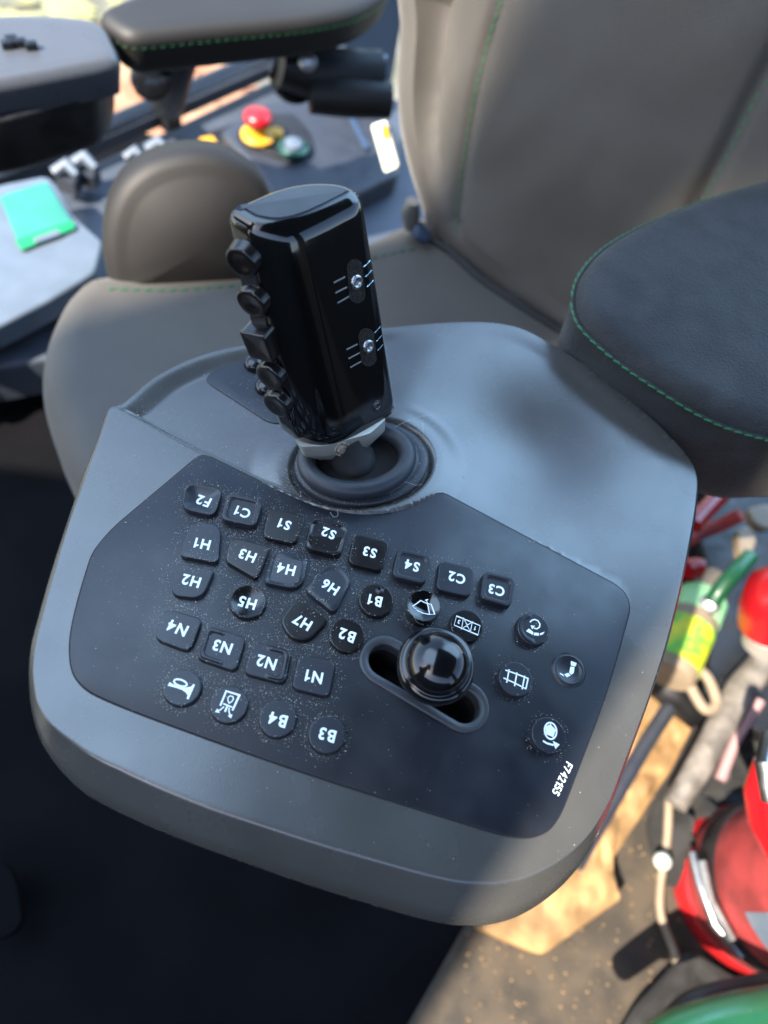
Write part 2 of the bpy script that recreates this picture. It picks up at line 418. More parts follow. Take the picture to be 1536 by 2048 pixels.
def put_text(g, s, uv, dpx, cap, tree, zt, bold=.03, sx=.95):
    """adds text to collector g, centred at pixel uv, reading towards dpx, laid on tree"""
    vs, fs = text_mesh(s, bold); P = un(*uv, zt); Q = un(uv[0]+dpx[0], uv[1]+dpx[1], zt)
    ex = (Q-P).normalized(); ey = V((-ex.y, ex.x, 0)); out = []
    for p in vs:
        q = P+ex*p.x*cap*sx+ey*p.y*cap
        l, nn, i, d = tree.ray_cast(V((q.x, q.y, .05)), V((0, 0, -1)))
        out.append(V((q.x, q.y, (l.z if l else zt)+.00007)))
    g.add(out, fs)
def drop(tree, p, zt):
    l, nn, i, d = tree.ray_cast(V((p.x, p.y, .05)), V((0, 0, -1)))
    return V((p.x, p.y, (l.z if l else zt)+.00007))
def put_stroke(g, pts, wpx, tree, zt, closed=False):
    P = [un(*p, zt) for p in pts]; n = len(P); L = []
    for i in range(n):
        a = P[i-1] if (i > 0 or closed) else P[i]; b = P[(i+1) % n] if (i < n-1 or closed) else P[i]
        d = (b-a).normalized(); q = V((-d.y, d.x, 0)); k = 1
        if 0 < i < n-1 or closed:
            d1 = (P[i]-P[i-1]).normalized(); k = 1/max(.6, abs(d1.dot(d)))
        L.append((P[i]+q*wpx*k, P[i]-q*wpx*k))
    vs = [drop(tree, x, zt) for ab in L for x in ab]; m = n if closed else n-1
    g.add(vs, [(2*i, 2*i+1, 2*((i+1) % n)+1, 2*((i+1) % n)) for i in range(m)])
def put_poly(g, pts, tree, zt):
    P = [drop(tree, un(*p, zt), zt) for p in pts]; g.add(P, [tuple(range(len(P)))])
# ------------------------------------------------------------ keys
KEYT = []; KEYC = []
def key(px=None, c=None, rpx=None, rad=.003, h=.0030, m=None, capf=None, name='button', label=None, rings=26, n=80, edge=.00045):
    zt = .0006+h
    if px: P = roundpoly([un(*p, zt).xy for p in px], rad)
    else:
        C = un(*c, zt).xy; e = un(c[0]+rpx, c[1], zt).xy; f_ = un(c[0], c[1]+rpx, zt).xy; R = ((e-C).length+(f_-C).length)/2
        P = [C+V((R*math.cos(a), R*math.sin(a))) for a in [2*math.pi*k/48 for k in range(48)]]
    P = resample(P, n); C = sum(P, V((0, 0)))/len(P); KEYC.append((C, max((p-C).length for p in P)))
    cf = (lambda x, y, s: capf((x-C.x), (y-C.y), s)) if capf else None
    o = pillow(name, P, (0, 0, zt), E1, E2, m or M_key, console, thick=h+.0002, r=edge, rings=rings, capf=cf, label=label, draft=.0003, flat=60)
    return o, bvh(o), zt
tdir = lambda a: a
def rimf(x, y, s): return -.0013*(1-smooth01(.76, .82, s))
def dishf(x, y, s): return -.0015*(1-s*s)
def domef(x, y, s): return .0006*(1-s*s)
U_ = (un(700, 1000)-un(700, 1100)); U_.z = 0; U_.normalize()        # 'up the picture' on the deck
Rt = V((U_.y, -U_.x, 0))
def slopef(du, dr, k=.10):
    return lambda x, y, s: (k*(x*(U_.x*du+Rt.x*dr)+y*(U_.y*du+Rt.y*dr)))*smooth01(1.02, .8, s) if s < 1 else 0
def ridgef(x, y, s):
    t = x*U_.x+y*U_.y; return (-.16*max(0, -(t)) + (-.10*max(0, t)))*min(1, (1-s)*8+.0)+.0
def halfrim(sgn, sq=True):
    def f(x, y, s):
        t = (x*Rt.x+y*Rt.y)*sgn
        rim = smooth01(.74, .79, s)*(1-smooth01(.93, .98, s))
        return .0010*rim*smooth01(-.0005, .0005, t) if s < .995 else 0
    return f
SQ = .0030
KEYS = [
 ('F2', dict(px=[z4(*p) for p in ((222,198),(452,246),(402,412),(198,364))], rad=[.0052,.0030,.0040,.0040], capf=dishf), z4(330,308), (-55,-20), 'square dished button marked F2'),
 ('C1', dict(px=[z4(*p) for p in ((484,262),(702,312),(655,475),(438,428))], rad=SQ, capf=rimf, h=.0042), z4(575,378), (-60,-20), 'rimmed square button marked C1'),
 ('S1', dict(px=[z4(*p) for p in ((738,356),(967,408),(907,586),(698,538))], rad=[.0045,.003,.0034,.003], m=M_keyg), z4(835,462), (-60,-20), 'dark square button marked S1'),
 ('S2', dict(px=[z4(*p) for p in ((1003,424),(1230,474),(1183,657),(962,607))], rad=SQ, capf=ridgef, m=M_keyg, h=.0040), z4(1108,515), (-58,-22), 'square two-facet button marked S2'),
 ('S3', dict(px=[z5(*p) for p in ((76,70),(256,113),(216,262),(40,218))], rad=SQ, m=M_keyg), z5(153,165), (-50,-15), 'dark square button marked S3'),
 ('S4', dict(px=[z5(*p) for p in ((300,140),(472,184),(437,328),(266,287))], rad=SQ, capf=rimf, h=.0040), z5(372,228), (-50,-15), 'rimmed square button marked S4'),
 ('C2', dict(px=[z5(*p) for p in ((512,204),(690,247),(667,395),(493,354))], rad=SQ), z5(598,296), (-50,-15), 'flat square button marked C2'),
 ('C3', dict(px=[z5(*p) for p in ((738,258),(900,298),(878,445),(718,400))], rad=SQ, capf=rimf, h=.0040), z5(806,354), (-50,-14), 'rimmed square button marked C3'),
 ('H1', dict(px=[z4(*p) for p in ((252,443),(442,460),(422,702),(183,657))], rad=[.0055,.0050,.0026,.0022]), z4(325,583), (-70,-13), 'arched button marked H1'),
 ('H2', dict(px=[z4(*p) for p in ((158,700),(402,742),(322,922),(130,902))], rad=[.0026,.0020,.0045,.0040]), z4(255,812), (-70,-17), 'tapering button marked H2'),
 ('H3', dict(px=[z4(*p) for p in ((500,538),(750,598),(666,804),(465,688))], rad=[.0045,.0020,.0030,.0026], m=M_keyg), z4(605,655), (-60,-22), 'dark tapering button marked H3'),
 ('H4', dict(px=[z4(*p) for p in ((766,620),(982,682),(942,872),(706,822))], rad=[.0028,.0024,.0066,.0022], capf=slopef(.2,.8,.10)), z4(845,740), (-66,-16), 'slanted button marked H4'),
 ('H6', dict(px=[z4(*p) for p in ((1085,716),(1180,716),(1252,806),(1145,1018),(960,868))], rad=[.0040,.0046,.0026,.0036,.0026], capf=slopef(-.5,-.3,.08)), z4(1118,850), (-58,-36), 'slanted five-sided button marked H6'),
 ('H7', dict(px=[z4(*p) for p in ((918,908),(1114,1046),(985,1186),(868,1168),(808,1055))], rad=[.0032,.0024,.0042,.0036,.0026], m=M_keyg), z4(945,1068), (-60,-34), 'glossy five-sided button marked H7'),
 ('H5', dict(c=z4(608,938), rpx=35.0, capf=dishf, m=M_keyg), z4(604,942), (-66,-18), 'round dished button marked H5'),
 ('B1', dict(c=z5(186,409), rpx=33.5, m=M_keyg), z5(180,413), (-55,-14), 'round button with a small pimple marked B1'),
 ('B2', dict(c=z4(1221,1146), rpx=34.5, m=M_keyg), z4(1222,1150), (-60,-22), 'round button marked B2'),
 ('N4', dict(px=[z4(*p) for p in ((85,978),(326,1048),(248,1254),(24,1170))], rad=[.0042,.0026,.0036,.0036]), z4(170,1105), (-60,-24), 'square button marked N4'),
 ('N3', dict(px=[z4(*p) for p in ((350,1085),(597,1162),(533,1376),(286,1290))], rad=SQ, capf=halfrim(-1)), z4(450,1222), (-62,-18), 'square button with a half rim on its left marked N3'),
 ('N2', dict(px=[z4(*p) for p in ((638,1188),(880,1243),(836,1452),(580,1385))], rad=SQ, capf=halfrim(1)), z4(722,1318), (-62,-18), 'square button with a half rim on its right marked N2'),
 ('N1', dict(px=[z4(*p) for p in ((924,1266),(1152,1318),(1113,1535),(877,1477))], rad=SQ), z4(1018,1408), (-68,-14), 'plain square button marked N1'),
 ('B4', dict(c=z4(792,1666), rpx=37.5), z4(793,1674), (-66,-19), 'round button marked B4'),
 ('B3', dict(c=z4(1099,1766), rpx=37.5), z4(1100,1768), (-66,-19), 'round button marked B3'),
]
for s_, kw, uv, dp, lab in KEYS:
    o, t, zt = key(label=lab, **kw); g = G(); put_text(g, s_, uv, dp, .0048, t, zt)
    g.make('legend', M_white, o, smooth=False)
    KEYT.append(o)
    if s_ == 'B1':
        c = un(*z5(204, 360), zt+.0005); q = G(); q.lathe((c.x, c.y, zt), (0, 0, 1), [(.0019, -.0003), (.0019, .0004), (.0014, .0007), (.0010, .0004), (0, .0003)], 20); q.make('pimple', M_keyg, o)
def zz(ox, oy, sc): return lambda *p: (ox+p[0]/sc, oy+p[1]/sc)
zA, zB, zC, zD = zz(310, 1310, 7.314), zz(790, 1160, 7.314), zz(980, 1190, 6.98), zz(1030, 1400, 9.035)
W = .00105/9
def icon_key(c, rpx, label, fn, m=None, capf=None, h=.003):
    o, t, zt = key(c=c, rpx=rpx, label=label, m=m, capf=capf, h=h); KEYT.append(o)
    g = G(); fn(g, t, zt); g.make('legend', M_white, o, smooth=False); return o, t, zt
def ell(cx_, cy_, rx, ry, rot, f, n=22, a0=0, a1=360):
    out = []; r = math.radians(rot)
    for k in range(n):
        a = math.radians(a0+(a1-a0)*k/(n if a1-a0 >= 360 else n-1)); x, y = rx*math.cos(a), ry*math.sin(a)
        out.append(f(cx_+x*math.cos(r)-y*math.sin(r), cy_+x*math.sin(r)+y*math.cos(r)))
    return out
def horn(g, t, z):
    put_stroke(g, ell(372, 408, 98, 45, 18, zA), .00036, t, z, True)
    put_poly(g, [zA(*p) for p in ((185,450),(215,395),(262,428),(380,462),(450,478),(530,462),(560,425),(585,437),(490,650),(462,640),(478,590),(450,550),(400,512),(300,478),(230,460))], t, z)
icon_key(z4(200,1472), 37.5, 'round button with a horn symbol', horn)
def seaticon(g, t, z):
    put_stroke(g, [zA(*p) for p in ((955,742),(1042,528),(1236,588),(1132,812))], .00036, t, z)
    put_stroke(g, [zA(*p) for p in ((1085,705),(1066,665),(1068,622),(1100,598),(1140,610),(1148,645),(1125,680))], .00022, t, z, True)
    put_stroke(g, [zA(*p) for p in ((998,712),(1130,765))], .00027, t, z); put_stroke(g, [zA(*p) for p in ((1062,742),(1022,832))], .00036, t, z)
    put_stroke(g, [zA(*p) for p in ((1010,755),(965,795),(915,822))], .00024, t, z); put_poly(g, [zA(*p) for p in ((876,835),(912,782),(948,848))], t, z)
    put_stroke(g, [zA(*p) for p in ((1084,770),(1084,840),(1100,885))], .00024, t, z); put_poly(g, [zA(*p) for p in ((1062,888),(1132,868),(1112,928))], t, z)
icon_key(z4(490,1578), 37.5, 'round button with a framed lamp and arrows symbol', seaticon)
def wiper(g, t, z):
    put_stroke(g, [zB(*p) for p in ((385,285),(262,376),(340,436),(420,470),(500,490),(583,498),(538,342),(480,330))], .00020, t, z, True)
    put_stroke(g, [zB(*p) for p in ((465,268),(490,350),(513,488))], .00020, t, z); put_stroke(g, [zB(*p) for p in ((448,282),(492,272))], .00022, t, z)
wo, wt, wz = icon_key(zB(425, 375), 33.0, 'glossy round dished button with a windscreen wiper symbol', wiper, m=M_gloss, capf=lambda x, y, s: -.0016*(1-s*s), h=.0062)
g = G(); P = [zB(*p) for p in ((292,570),(350,580),(420,602),(500,596),(562,600),(552,638),(480,664),(400,652),(330,622))]
tb = bvh(wo); pp = [hit(tb, *p) for p in P]
g.add([(l+nn*.00012) if l else un(*p, .004) for (l, nn), p in zip(pp, P)], [tuple(range(len(P)))]); g.make('grey_marking', M_grey, wo, smooth=False)
def onethree(g, t, z):
    put_stroke(g, [zB(*p) for p in ((900,527),(1245,668),(1213,805),(864,660))], .00019, t, z, True)
    for a, b in (((1000,562),(975,702)), ((1128,622),(1103,760)), ((1000,550),(1110,775)), ((1142,608),(965,720))): put_stroke(g, [zB(*a), zB(*b)], .00015, t, z)
    put_text(g, '3', zB(935, 612), (-34, -14), .0019, t, z); put_text(g, '1', zB(1174, 710), (-34, -14), .0019, t, z); put_text(g, '2', zB(1054, 664), (-34, -14), .0014, t, z)
icon_key(zB(1052, 660), 32.2, 'round button with boxed numbers and a cross', onethree, m=M_keyg)
def rot(g, t, z):
    put_stroke(g, [zC(*p) for p in ((558,380),(585,352),(625,342),(668,360),(697,405),(690,448),(655,473),(610,462))], .00028, t, z)
    put_poly(g, [zC(*p) for p in ((566,424),(628,430),(588,480))], t, z)
    for q in (((542,468),(606,520),(595,556),(502,505)), ((615,525),(680,530),(685,570),(608,562)), ((695,537),(762,512),(738,550),(700,563))): put_poly(g, [zC(*p) for p in q], t, z)
icon_key(zC(608, 470), 31.5, 'round button with a turning arrow and a rim on its left', rot, capf=lambda x, y, s: .0008*smooth01(.72, .82, s)*smooth01(.0, .001, -(x*Rt.x+y*Rt.y)-.0004) if s < .99 else 0)
def track(g, t, z):
    for q in (((215,1048),(385,1108),(536,1168)), ((188,1158),(350,1232),(502,1312)), ((267,1038),(232,1225)), ((376,1082),(342,1272)), ((484,1128),(448,1318)), ((532,1165),(498,1316))): put_stroke(g, [zC(*p) for p in q], .00030, t, z)
icon_key(zC(362, 1172), 34.0, 'round button with a ladder shaped symbol', track)
def wheel(g, t, z):
    put_stroke(g, ell(642, 558, 108, 150, -8, zD), .00034, t, z, True)
    put_poly(g, [zD(*p) for p in ((548,480),(640,440),(738,540),(690,672),(560,618))], t, z)
    for a, b in (((645,460),(640,400)), ((735,535),(760,520)), ((560,480),(535,460)), ((560,615),(545,640)), ((690,665),(700,690))): put_stroke(g, [zD(*a), zD(*b)], .00022, t, z)
    put_stroke(g, [zD(*p) for p in ((505,738),(580,785),(700,815))], .00036, t, z); put_poly(g, [zD(*p) for p in ((680,738),(806,805),(730,888))], t, z)
icon_key(z5(1069, 1100), 35.0, 'round button with a steering wheel and arrow symbol', wheel)
# moulded blister with three bars
c = un(*z5(1172, 768), .001); rr = (un(*z5(1260, 768), .001)-c).length
g = G(); g.lathe((c.x, c.y, .00055), (0, 0, 1), [(rr, 0), (rr*.93, .0005), (rr*.84, .0010), (rr*.75, .0011), (rr*.65, .0006), (rr*.55, .0003), (0, .0002)], 40)
bl = g.make('moulded_blister', M_panel, console, label='round moulded blister with white bars, no button edge', flat_angle=80); bt = bvh(bl); g = G()
for q in (((1124,922),(1202,955),(1190,1002),(1125,985)), ((1120,1000),(1177,1006),(1165,1092),(1130,1116),(1102,1085)), ((1090,1088),(1122,1126),(1070,1152),(1032,1110)), ((970,1088),(1018,1112),(1032,1142),(972,1108))): put_poly(g, [zC(*p) for p in q], bt, .0006)
g.make('legend', M_white, bl, smooth=False)
pt = bvh(panel); g = G()
a, b = zD(1002, 1112), zD(715, 1722); put_text(g, 'F742155', ((a[0]+b[0])/2, (a[1]+b[1])/2), (b[0]-a[0], b[1]-a[1]), .0031, pt, .0006, bold=.012, sx=.95)
g.make('serial_lettering', M_white, console, smooth=False, label='white F742155 along the right edge of the keypad')
# ------------------------------------------------------------ slot bezel and ball knob
def bezel():
    prof = [(SR+.0004, .0002), (SR+.0004, .0009), (SR, .0013), (SR-.0006, .0015), (SR-.0030, .0012), (SR-.0036, .0008), (SR-.0038, .0004), (SR-.0040, -.006)]
    vs = []; fs = []; rows = []
    for r, z in prof:
        rows.append(len(vs)); vs.extend(V((p.x, p.y, z)) for p in stadium(r))
    N = len(stadium(1))
    for a, b in zip(rows, rows[1:]):
        for i in range(N): fs.append((a+i, a+(i+1) % N, b+(i+1) % N, b+i))
    return mk('slot_bezel', vs, fs, mat('bezel_rubber', (.030, .033, .038), .4, bump=.1, bscale=900), console, True, None, 50)
bezel()
g = G(); P_ = stadium(SR-.0034); n_ = len(P_); g.v = [V((p.x, p.y, -.0005)) for p in P_]+[V((p.x, p.y, -.030)) for p in P_]; g.f = [(i, (i+1) % n_, n_+(i+1) % n_, n_+i) for i in range(n_)]+[tuple(range(n_, 2*n_))]; g.make('slot_well', M_hole, console)
# deep part of the slot: black walls with the housing cut away under it
def cut_slot(ob, r):
    bm = bmesh.new(); bm.from_mesh(ob.data)
    st = stadium(r); dead = [f for f in bm.faces if f.calc_center_median().z > -.01 and inpoly(f.calc_center_median().x, f.calc_center_median().y, st)]
    bmesh.ops.delete(bm, geom=dead, context='FACES'); bm.to_mesh(ob.data); bm.free()
cut_slot(housing, SR-.0003)
bpy.data.objects.remove(panel_border)
panel_border = prism('panel_groove', PAN, -.001, .00015, M_gap, console, bev=.0001, inset=-.0004, hole=stadium(SR-.0001))
kc = None; Rk = None
kz = .019; kc = un(871, 1332, kz); Rk = .0130
g = G(); prof = [(0, -.0085), (.006, -.0085), (.0095, -.0070), (.0120, -.0040), (.0132, -.0008), (.0134, .0012), (.0130, .0028), (.0122, .0038), (.0114, .0041), (.0109, .0042), (.0106, .0046)]
for k in range(1, 11):
    a = math.radians(90*k/10); prof.append((.0106*math.cos(a), .0046+.0078*math.sin(a)))
prof[-1] = (0, .0124)
axk = (V((kc.x, kc.y, kc.z))-V((kc.x, kc.y, -.05))).normalized(); axk = (CAM-kc).normalized()*.25+V((0, 0, 1)); axk.normalize()
g.lathe(kc, axk, [(a*1.17, b*1.1) for a, b in prof], 56); knob = g.make('ball_knob', M_knob, console, label='glossy black domed lever knob standing over the oval slot', flat_angle=70)
g = G(); g.tube([kc-axk*.008, kc-axk*.020, kc-axk*.034], [.0036, .0036, .0040], 20); g.make('knob_stem', M_blkg, knob)
# ------------------------------------------------------------ small pad with two buttons behind the stick
PADZ = -.0026
pad = hz('small_pad', [(402,757),(505,694),(650,690),(640,800),(592,840),(546,851)], PADZ, M_panel, console, rad=[.006,.004,.008,.006,.004,.006], n=70, thick=.002, r=.0005, rings=4, label='small dark pad behind the joystick')
for u, v in ((508, 722), (530, 768)):
    c = un(u, v, PADZ+.003); g = G()
    g.lathe((c.x, c.y, PADZ-.0002), (0, 0, 1), [(.0052, 0), (.0050, .0018), (.0044, .0030), (.0034, .0038), (.0018, .0042), (0, .0043)], 28); g.make('button', M_blkg, console, label='small shiny domed button on the pad behind the joystick')
# ------------------------------------------------------------ boot
def ering(g, rx, ry, zc_, rt, seg=12, n=72, squ=1.0, tilt=0):
    k = len(g.v)
    for i in range(n):
        a = 2*math.pi*i/n; ca, sa = math.cos(a), math.sin(a)
        for j in range(seg):
            b = 2*math.pi*j/seg; g.v.append(BCt+BE*((rx+rt*math.cos(b))*ca)+BF*((ry+rt*math.cos(b))*sa)+V((0, 0, zc_+rt*squ*math.sin(b))))
    for i in range(n):
        for j in range(seg): g.f.append((k+i*seg+j, k+i*seg+(j+1) % seg, k+((i+1) % n)*seg+(j+1) % seg, k+((i+1) % n)*seg+j))
BCt = BC.copy()
g = G(); g.lathe(BC, (0, 0, 1), [(BRx, -.004), (BRx, .0008), (BRx*.985, .0016), (BRx*.93, .0022), (BRx*.86, .0020), (BRx*.82, .0034), (BRx*.70, .0040), (BRx*.62, -.004), (BRx*.5, -.0102), (0, -.0102)], 72, 1, BRy/BRx, e1=BE)
boot = g.make('rubber_boot', M_rub, console, label='black rubber gaiter ring round the foot of the joystick', flat_angle=50)
BCt = un(715, 916, .0075); g = G(); ering(g, BRx*.735, BRx*.735*BRy/BRx*.98, .0, .0044, 14)
g.make('ring', M_rub, boot, flat_angle=80)
g = G(); g.lathe(V((BCt.x, BCt.y, 0)), (0, 0, 1), [(BRx*.66, .0045), (BRx*.60, -.001), (BRx*.45, -.0046), (0, -.0047)], 60, 1, BRy/BRx, e1=BE); g.make('funnel', M_hole, boot)
# ------------------------------------------------------------ joystick
ZT, ZB = .107, .026
JT, JB = un(512, 470, ZT), un(600, 866, ZB); JTR, JBR = un(737, 420, ZT), un(798, 813, ZB)
wT = (JTR-JT); wB = (JBR-JB); LT, LB = wT.length, wB.length; wT.normalize(); wB.normalize()
SEC = [(-1.8,-0.8),(3.5,-4.6),(10,-6.9),(21,-6.4),(43.5,0.2),(46.6,4.5),(43,11),(35,15.0),(24,17.0),(13,16.0),(3,13.2),(-3.8,11.9),(-7.3,9.0)]
SECR = [1.6,5,9,11,3.5,3.5,6,6,6,6,5,3,2.2]
ZTOP = .1115
sec2 = resample(roundpoly([V(p) for p in SEC], SECR, 5), 110)
if area2(sec2) < 0: sec2.reverse()
sc0 = sum(sec2, V((0, 0)))/len(sec2)
def frame(z):
    t = (z-ZB)/(ZT-ZB); O = JB+(JT-JB)*t; w_ = (wB+(wT-wB)*t).normalized(); p_ = V((-w_.y, w_.x, 0)); k = (LB+(LT-LB)*t)/.0465
    return O, w_, p_, k
NS = len(sec2); nrs = [V((-(sec2[(i+1) % NS]-sec2[i-1]).y, (sec2[(i+1) % NS]-sec2[i-1]).x)).normalized() for i in range(NS)]
def secpts(z, inset=0, scale=1, dz=None, kk=None):
    O, w_, p_, k = frame(z); out = []
    for i, s in enumerate(sec2):
        q = sc0+(s-sc0)*scale+nrs[i]*inset*1000
        out.append(O+w_*q.x*.001*k+p_*q.y*.001*k+V((0, 0, dz or 0)))
    return out
g = G(); rows = []
RT = .0055
levels = [(ZB-.0050, .003), (ZB-.0042, .0012), (ZB-.0030, .0003), (ZB+.002, 0), (ZB+.005, 0)]+[(ZB+.005+(ZTOP-RT-ZB-.005)*k/10, 0) for k in range(1, 11)]
for k in range(1, 9):
    a = math.pi/2*k/8; levels.append((ZTOP-RT+RT*math.sin(a), RT*.9*(1-math.cos(a))))
for z, ins in levels:
    rows.append(len(g.v)); g.v += secpts(z, ins)
for k in range(1, 6):
    rows.append(len(g.v)); zt_ = ZTOP+.0006*(1-(1-k/5.5)**2)
    O, w_, p_, kk = frame(ZTOP); g.v += [O+w_*q.x*.001*kk+p_*q.y*.001*kk+V((0, 0, zt_-ZTOP)) for q in [sc0+(s+nrs[i]*RT*900-sc0)*(1-k/5.5) for i, s in enumerate(sec2)]]
for a, b in zip(rows, rows[1:]):
    for i in range(NS): g.f.append((a+i, a+(i+1) % NS, b+(i+1) % NS, b+i))
g.f.append(tuple(rows[0]+i for i in range(NS))); g.f.append(tuple(rows[-1]+i for i in range(NS)))
joy = g.make('joystick', M_gloss, console, label='tall glossy black joystick grip leaning left with five side buttons', flat_angle=60)
jt = bvh(joy)
# matt cap on top
g = G(); O, w_, p_, kk = frame(ZTOP)
capo = [O+w_*q.x*.001*kk+p_*q.y*.001*kk for q in [sc0+(s+nrs[i]*5.0-sc0)*.985 for i, s in enumerate(sec2)]]
g.add([p+V((0, 0, .0003)) for p in capo]+[sum(capo, V())/NS+V((0, 0, .0011))], [(i, (i+1) % NS, NS) for i in range(NS)])
M_cap = mat('worn_cap', (.06, .065, .068), .38, bump=.1, bscale=1200, rvar=.08, vscale=60)
g.make('top_cap', M_cap, joy, label='worn matt top of the joystick')
# buttons on the narrow left side
nb = lambda w_, p_: (-w_*.80-p_*.60).normalized()
def solve_z(vpx, dx=-4.8, dy=4.2):
    lo, hi = ZB, ZT
    for _ in range(40):
        z = (lo+hi)/2; O, w_, p_, k = frame(z); P = O+w_*dx*.001+p_*dy*.001+nb(w_, p_)*.002
        if pj(P)[1] > vpx: lo = z
        else: hi = z
    return z, P, nb(w_, p_), p_
_ax = (JT-JB).normalized()
for i, (vp, kind) in enumerate(((522, 'r'), (604, 'r'), (682, 's'), (752, 'r'), (808, 'r'))):
    z, P, nn, p_ = solve_z(vp); g = G()
    if kind == 'r':
        g.lathe(P-nn*.0056, nn, [(.0070, 0), (.0070, .0032), (.0067, .0036), (.0065, .0039), (.0065, .0062), (.0061, .0070), (.0055, .0073), (.0034, .0067), (0, .0065)], 36)
        g.make('side_button', M_keyg, joy, flat_angle=45)
    else:
        e1 = _ax-nn*_ax.dot(nn); e1.normalize(); e2 = nn.cross(e1)
        q = resample(roundpoly([V((-.0068, -.0062)), V((.0068, -.0062)), V((.0068, .0062)), V((-.0068, .0062))], .0016), 48)
        pillow('side_button', q, P+nn*.0042, e1, e2, M_keyg, joy, thick=.010, r=.0008, rings=4, capf=lambda x, y, s: -.0006*(1-s*s), label='square button among the round side buttons')
# narrow mounting strip behind the buttons
g = G(); pts_a = []
for k in range(9):
    z = ZB+.006+(ZT-RT-ZB-.010)*k/8; O, w_, p_, kk = frame(z); c_ = O+w_*-.0048+p_*.0044; d_ = (w_*-.60+p_*.80)
    n_ = nb(w_, p_); g.v += [c_-d_*.0040+n_*.0002, c_-d_*.0036+n_*.0014, c_+d_*.0036+n_*.0014, c_+d_*.0040+n_*.0002]
for k in range(8):
    for j in range(3): g.f.append((4*k+j, 4*k+j+1, 4*k+j+5, 4*k+j+4))
g.f += [(0, 1, 2, 3), (32, 33, 34, 35)]
g.make('button_strip', M_key, joy, flat_angle=30)
# adjusting slots, screws and graduation ticks on the broad face
zJ = zz(640, 480, 5.39)
def patch(name, poly_px, off, m, parent, label=None):
    hs = [hit(jt, *p) for p in poly_px]; vs = [l+nn*off for l, nn in hs if l]
    c = sum(vs, V())/len(vs); g = G(); g.add(vs+[c], [(i, (i+1) % len(vs), len(vs)) for i in range(len(vs))]); return g.make(name, m, parent, label=label)
for (x, y), tq, bq in (((386, 452), (366, 205), (408, 682)), ((512, 1145), (492, 950), (530, 1362))):
    c = zJ(x, y); top = zJ(*tq); bot = zJ(*bq); sc = 1
    out = []; d = V((bot[0]-top[0], bot[1]-top[1])).normalized(); nrm_ = V((-d.y, d.x)); r_ = 16.0*sc
    for k in range(13):
        a = math.pi*k/12; out.append(V(bot)-d*r_+nrm_*(-r_*math.cos(a))*1+d*(r_*math.sin(a)))
    for k in range(13):
        a = math.pi*k/12; out.append(V(top)+d*r_+nrm_*(r_*math.cos(a))-d*(r_*math.sin(a)))
    sl = patch('adjusting_slot', [tuple(p) for p in out], .00012, mat('slot_dirt', (.006,.006,.006), .8, col2=(.05,.045,.04), vscale=1600, bump=1, bscale=2000, spec=.05), joy)
    l, nn = hit(jt, *c); g = G(); g.lathe(l, nn, [(.0030, -.001), (.0030, .0006), (.0026, .0012), (.0019, .0013), (.0013, .0010), (.0011, .0002), (0, .0002)], 28); g.make('screw', M_steel, joy, flat_angle=50)
def tick(a, b, w_, m, g):
    A, nA = hit(jt, *a); B, nB = hit(jt, *b)
    if not A or not B: return
    n2 = (nA+nB).normalized(); d = (B-A).normalized(); q = n2.cross(d)*w_
    g.add([A+q+nA*.0001, A-q+nA*.0001, A+nA*.0003, B+q+nB*.0001, B-q+nB*.0001, B+nB*.0003], [(0, 2, 5, 3), (2, 1, 4, 5)])
g = G()
for a, b in (((145,462),(268,398)), ((165,572),(288,508)), ((188,680),(310,610)), ((285,1182),(402,1122)), ((305,1280),(425,1216)), ((325,1375),(440,1310))): tick(zJ(*a), zJ(*b), .00035, None, g)
M_tick = mat('tick_engraving', (.16, .16, .16), .6, bump=.5, bscale=1500)
g.make('graduation_marks', M_tick, joy)
g = G()
for a, b in (((470,290),(538,222)), ((488,398),(553,328)), ((505,505),(572,435)), ((585,1002),(648,935)), ((602,1095),(662,1032)), ((618,1192),(676,1128))): tick(zJ(*a), zJ(*b), .00022, M_alu, g)
M_tickb = mat('tick_bright', (.35, .5, .55), .25, metal=.8)
g.make('graduation_marks', M_tickb, joy, label='bright short marks at the right edge of the grip')
l, nn = hit(jt, 754, 812); g = G()
g.lathe(l, nn, [(.0030, -.001), (.0030, .0002), (.0026, .0003), (.0024, -.0002), (.0021, .0004), (.0014, .0006), (.0010, .0001), (0, .0001)], 28); g.make('screw', mat('dark_screw', (.08, .08, .08), .35, metal=.8), joy, label='dark recessed screw low on the grip')
# aluminium collar and shaft
g = G(); rows = []
def csec(z, sc_, dx=0, dy=0):
    O, w_, p_, kk = frame(z); pts = [(-19, -7), (-10, -9.5), (10, -9.5), (19, -5), (20, 3), (14, 9), (-12, 9), (-20, 3)]
    return [O+w_*(.0195+dx+q[0]*.001*sc_)+p_*(.004+dy+q[1]*.001*sc_) for q in roundpoly([V(p) for p in pts], 1.2, 2)]
for z, s_ in ((ZB-.003, 1.12), (ZB-.0085, 1.08), (ZB-.0094, 1.04), (ZB-.0142, .76), (ZB-.0147, .72)):
    rows.append(len(g.v)); g.v += csec(z, s_)
K = len(csec(0, 1))
for a, b in zip(rows, rows[1:]):
    for i in range(K): g.f.append((a+i, a+(i+1) % K, b+(i+1) % K, b+i))
g.f.append(tuple(range(K))); g.f.append(tuple(rows[-1]+i for i in range(K)))
col_ = g.make('collar', M_alu, joy, label='silver bevelled collar under the grip', flat_angle=25); ct = bvh(col_)
l, nn = hit(ct, 684, 898)
if l:
    g = G(); g.lathe(l, nn, [(.0038, -.001), (.0038, .0003), (.0034, .0006), (.0026, .0001), (.0022, .0008), (.0010, .0012), (0, .0010)], 28); g.make('collar_screw', M_dirt, col_)
sh0 = un(716, 955, -.001); O, w_, p_, kk = frame(ZB-.010); sh1 = O+w_*.0195+p_*.004
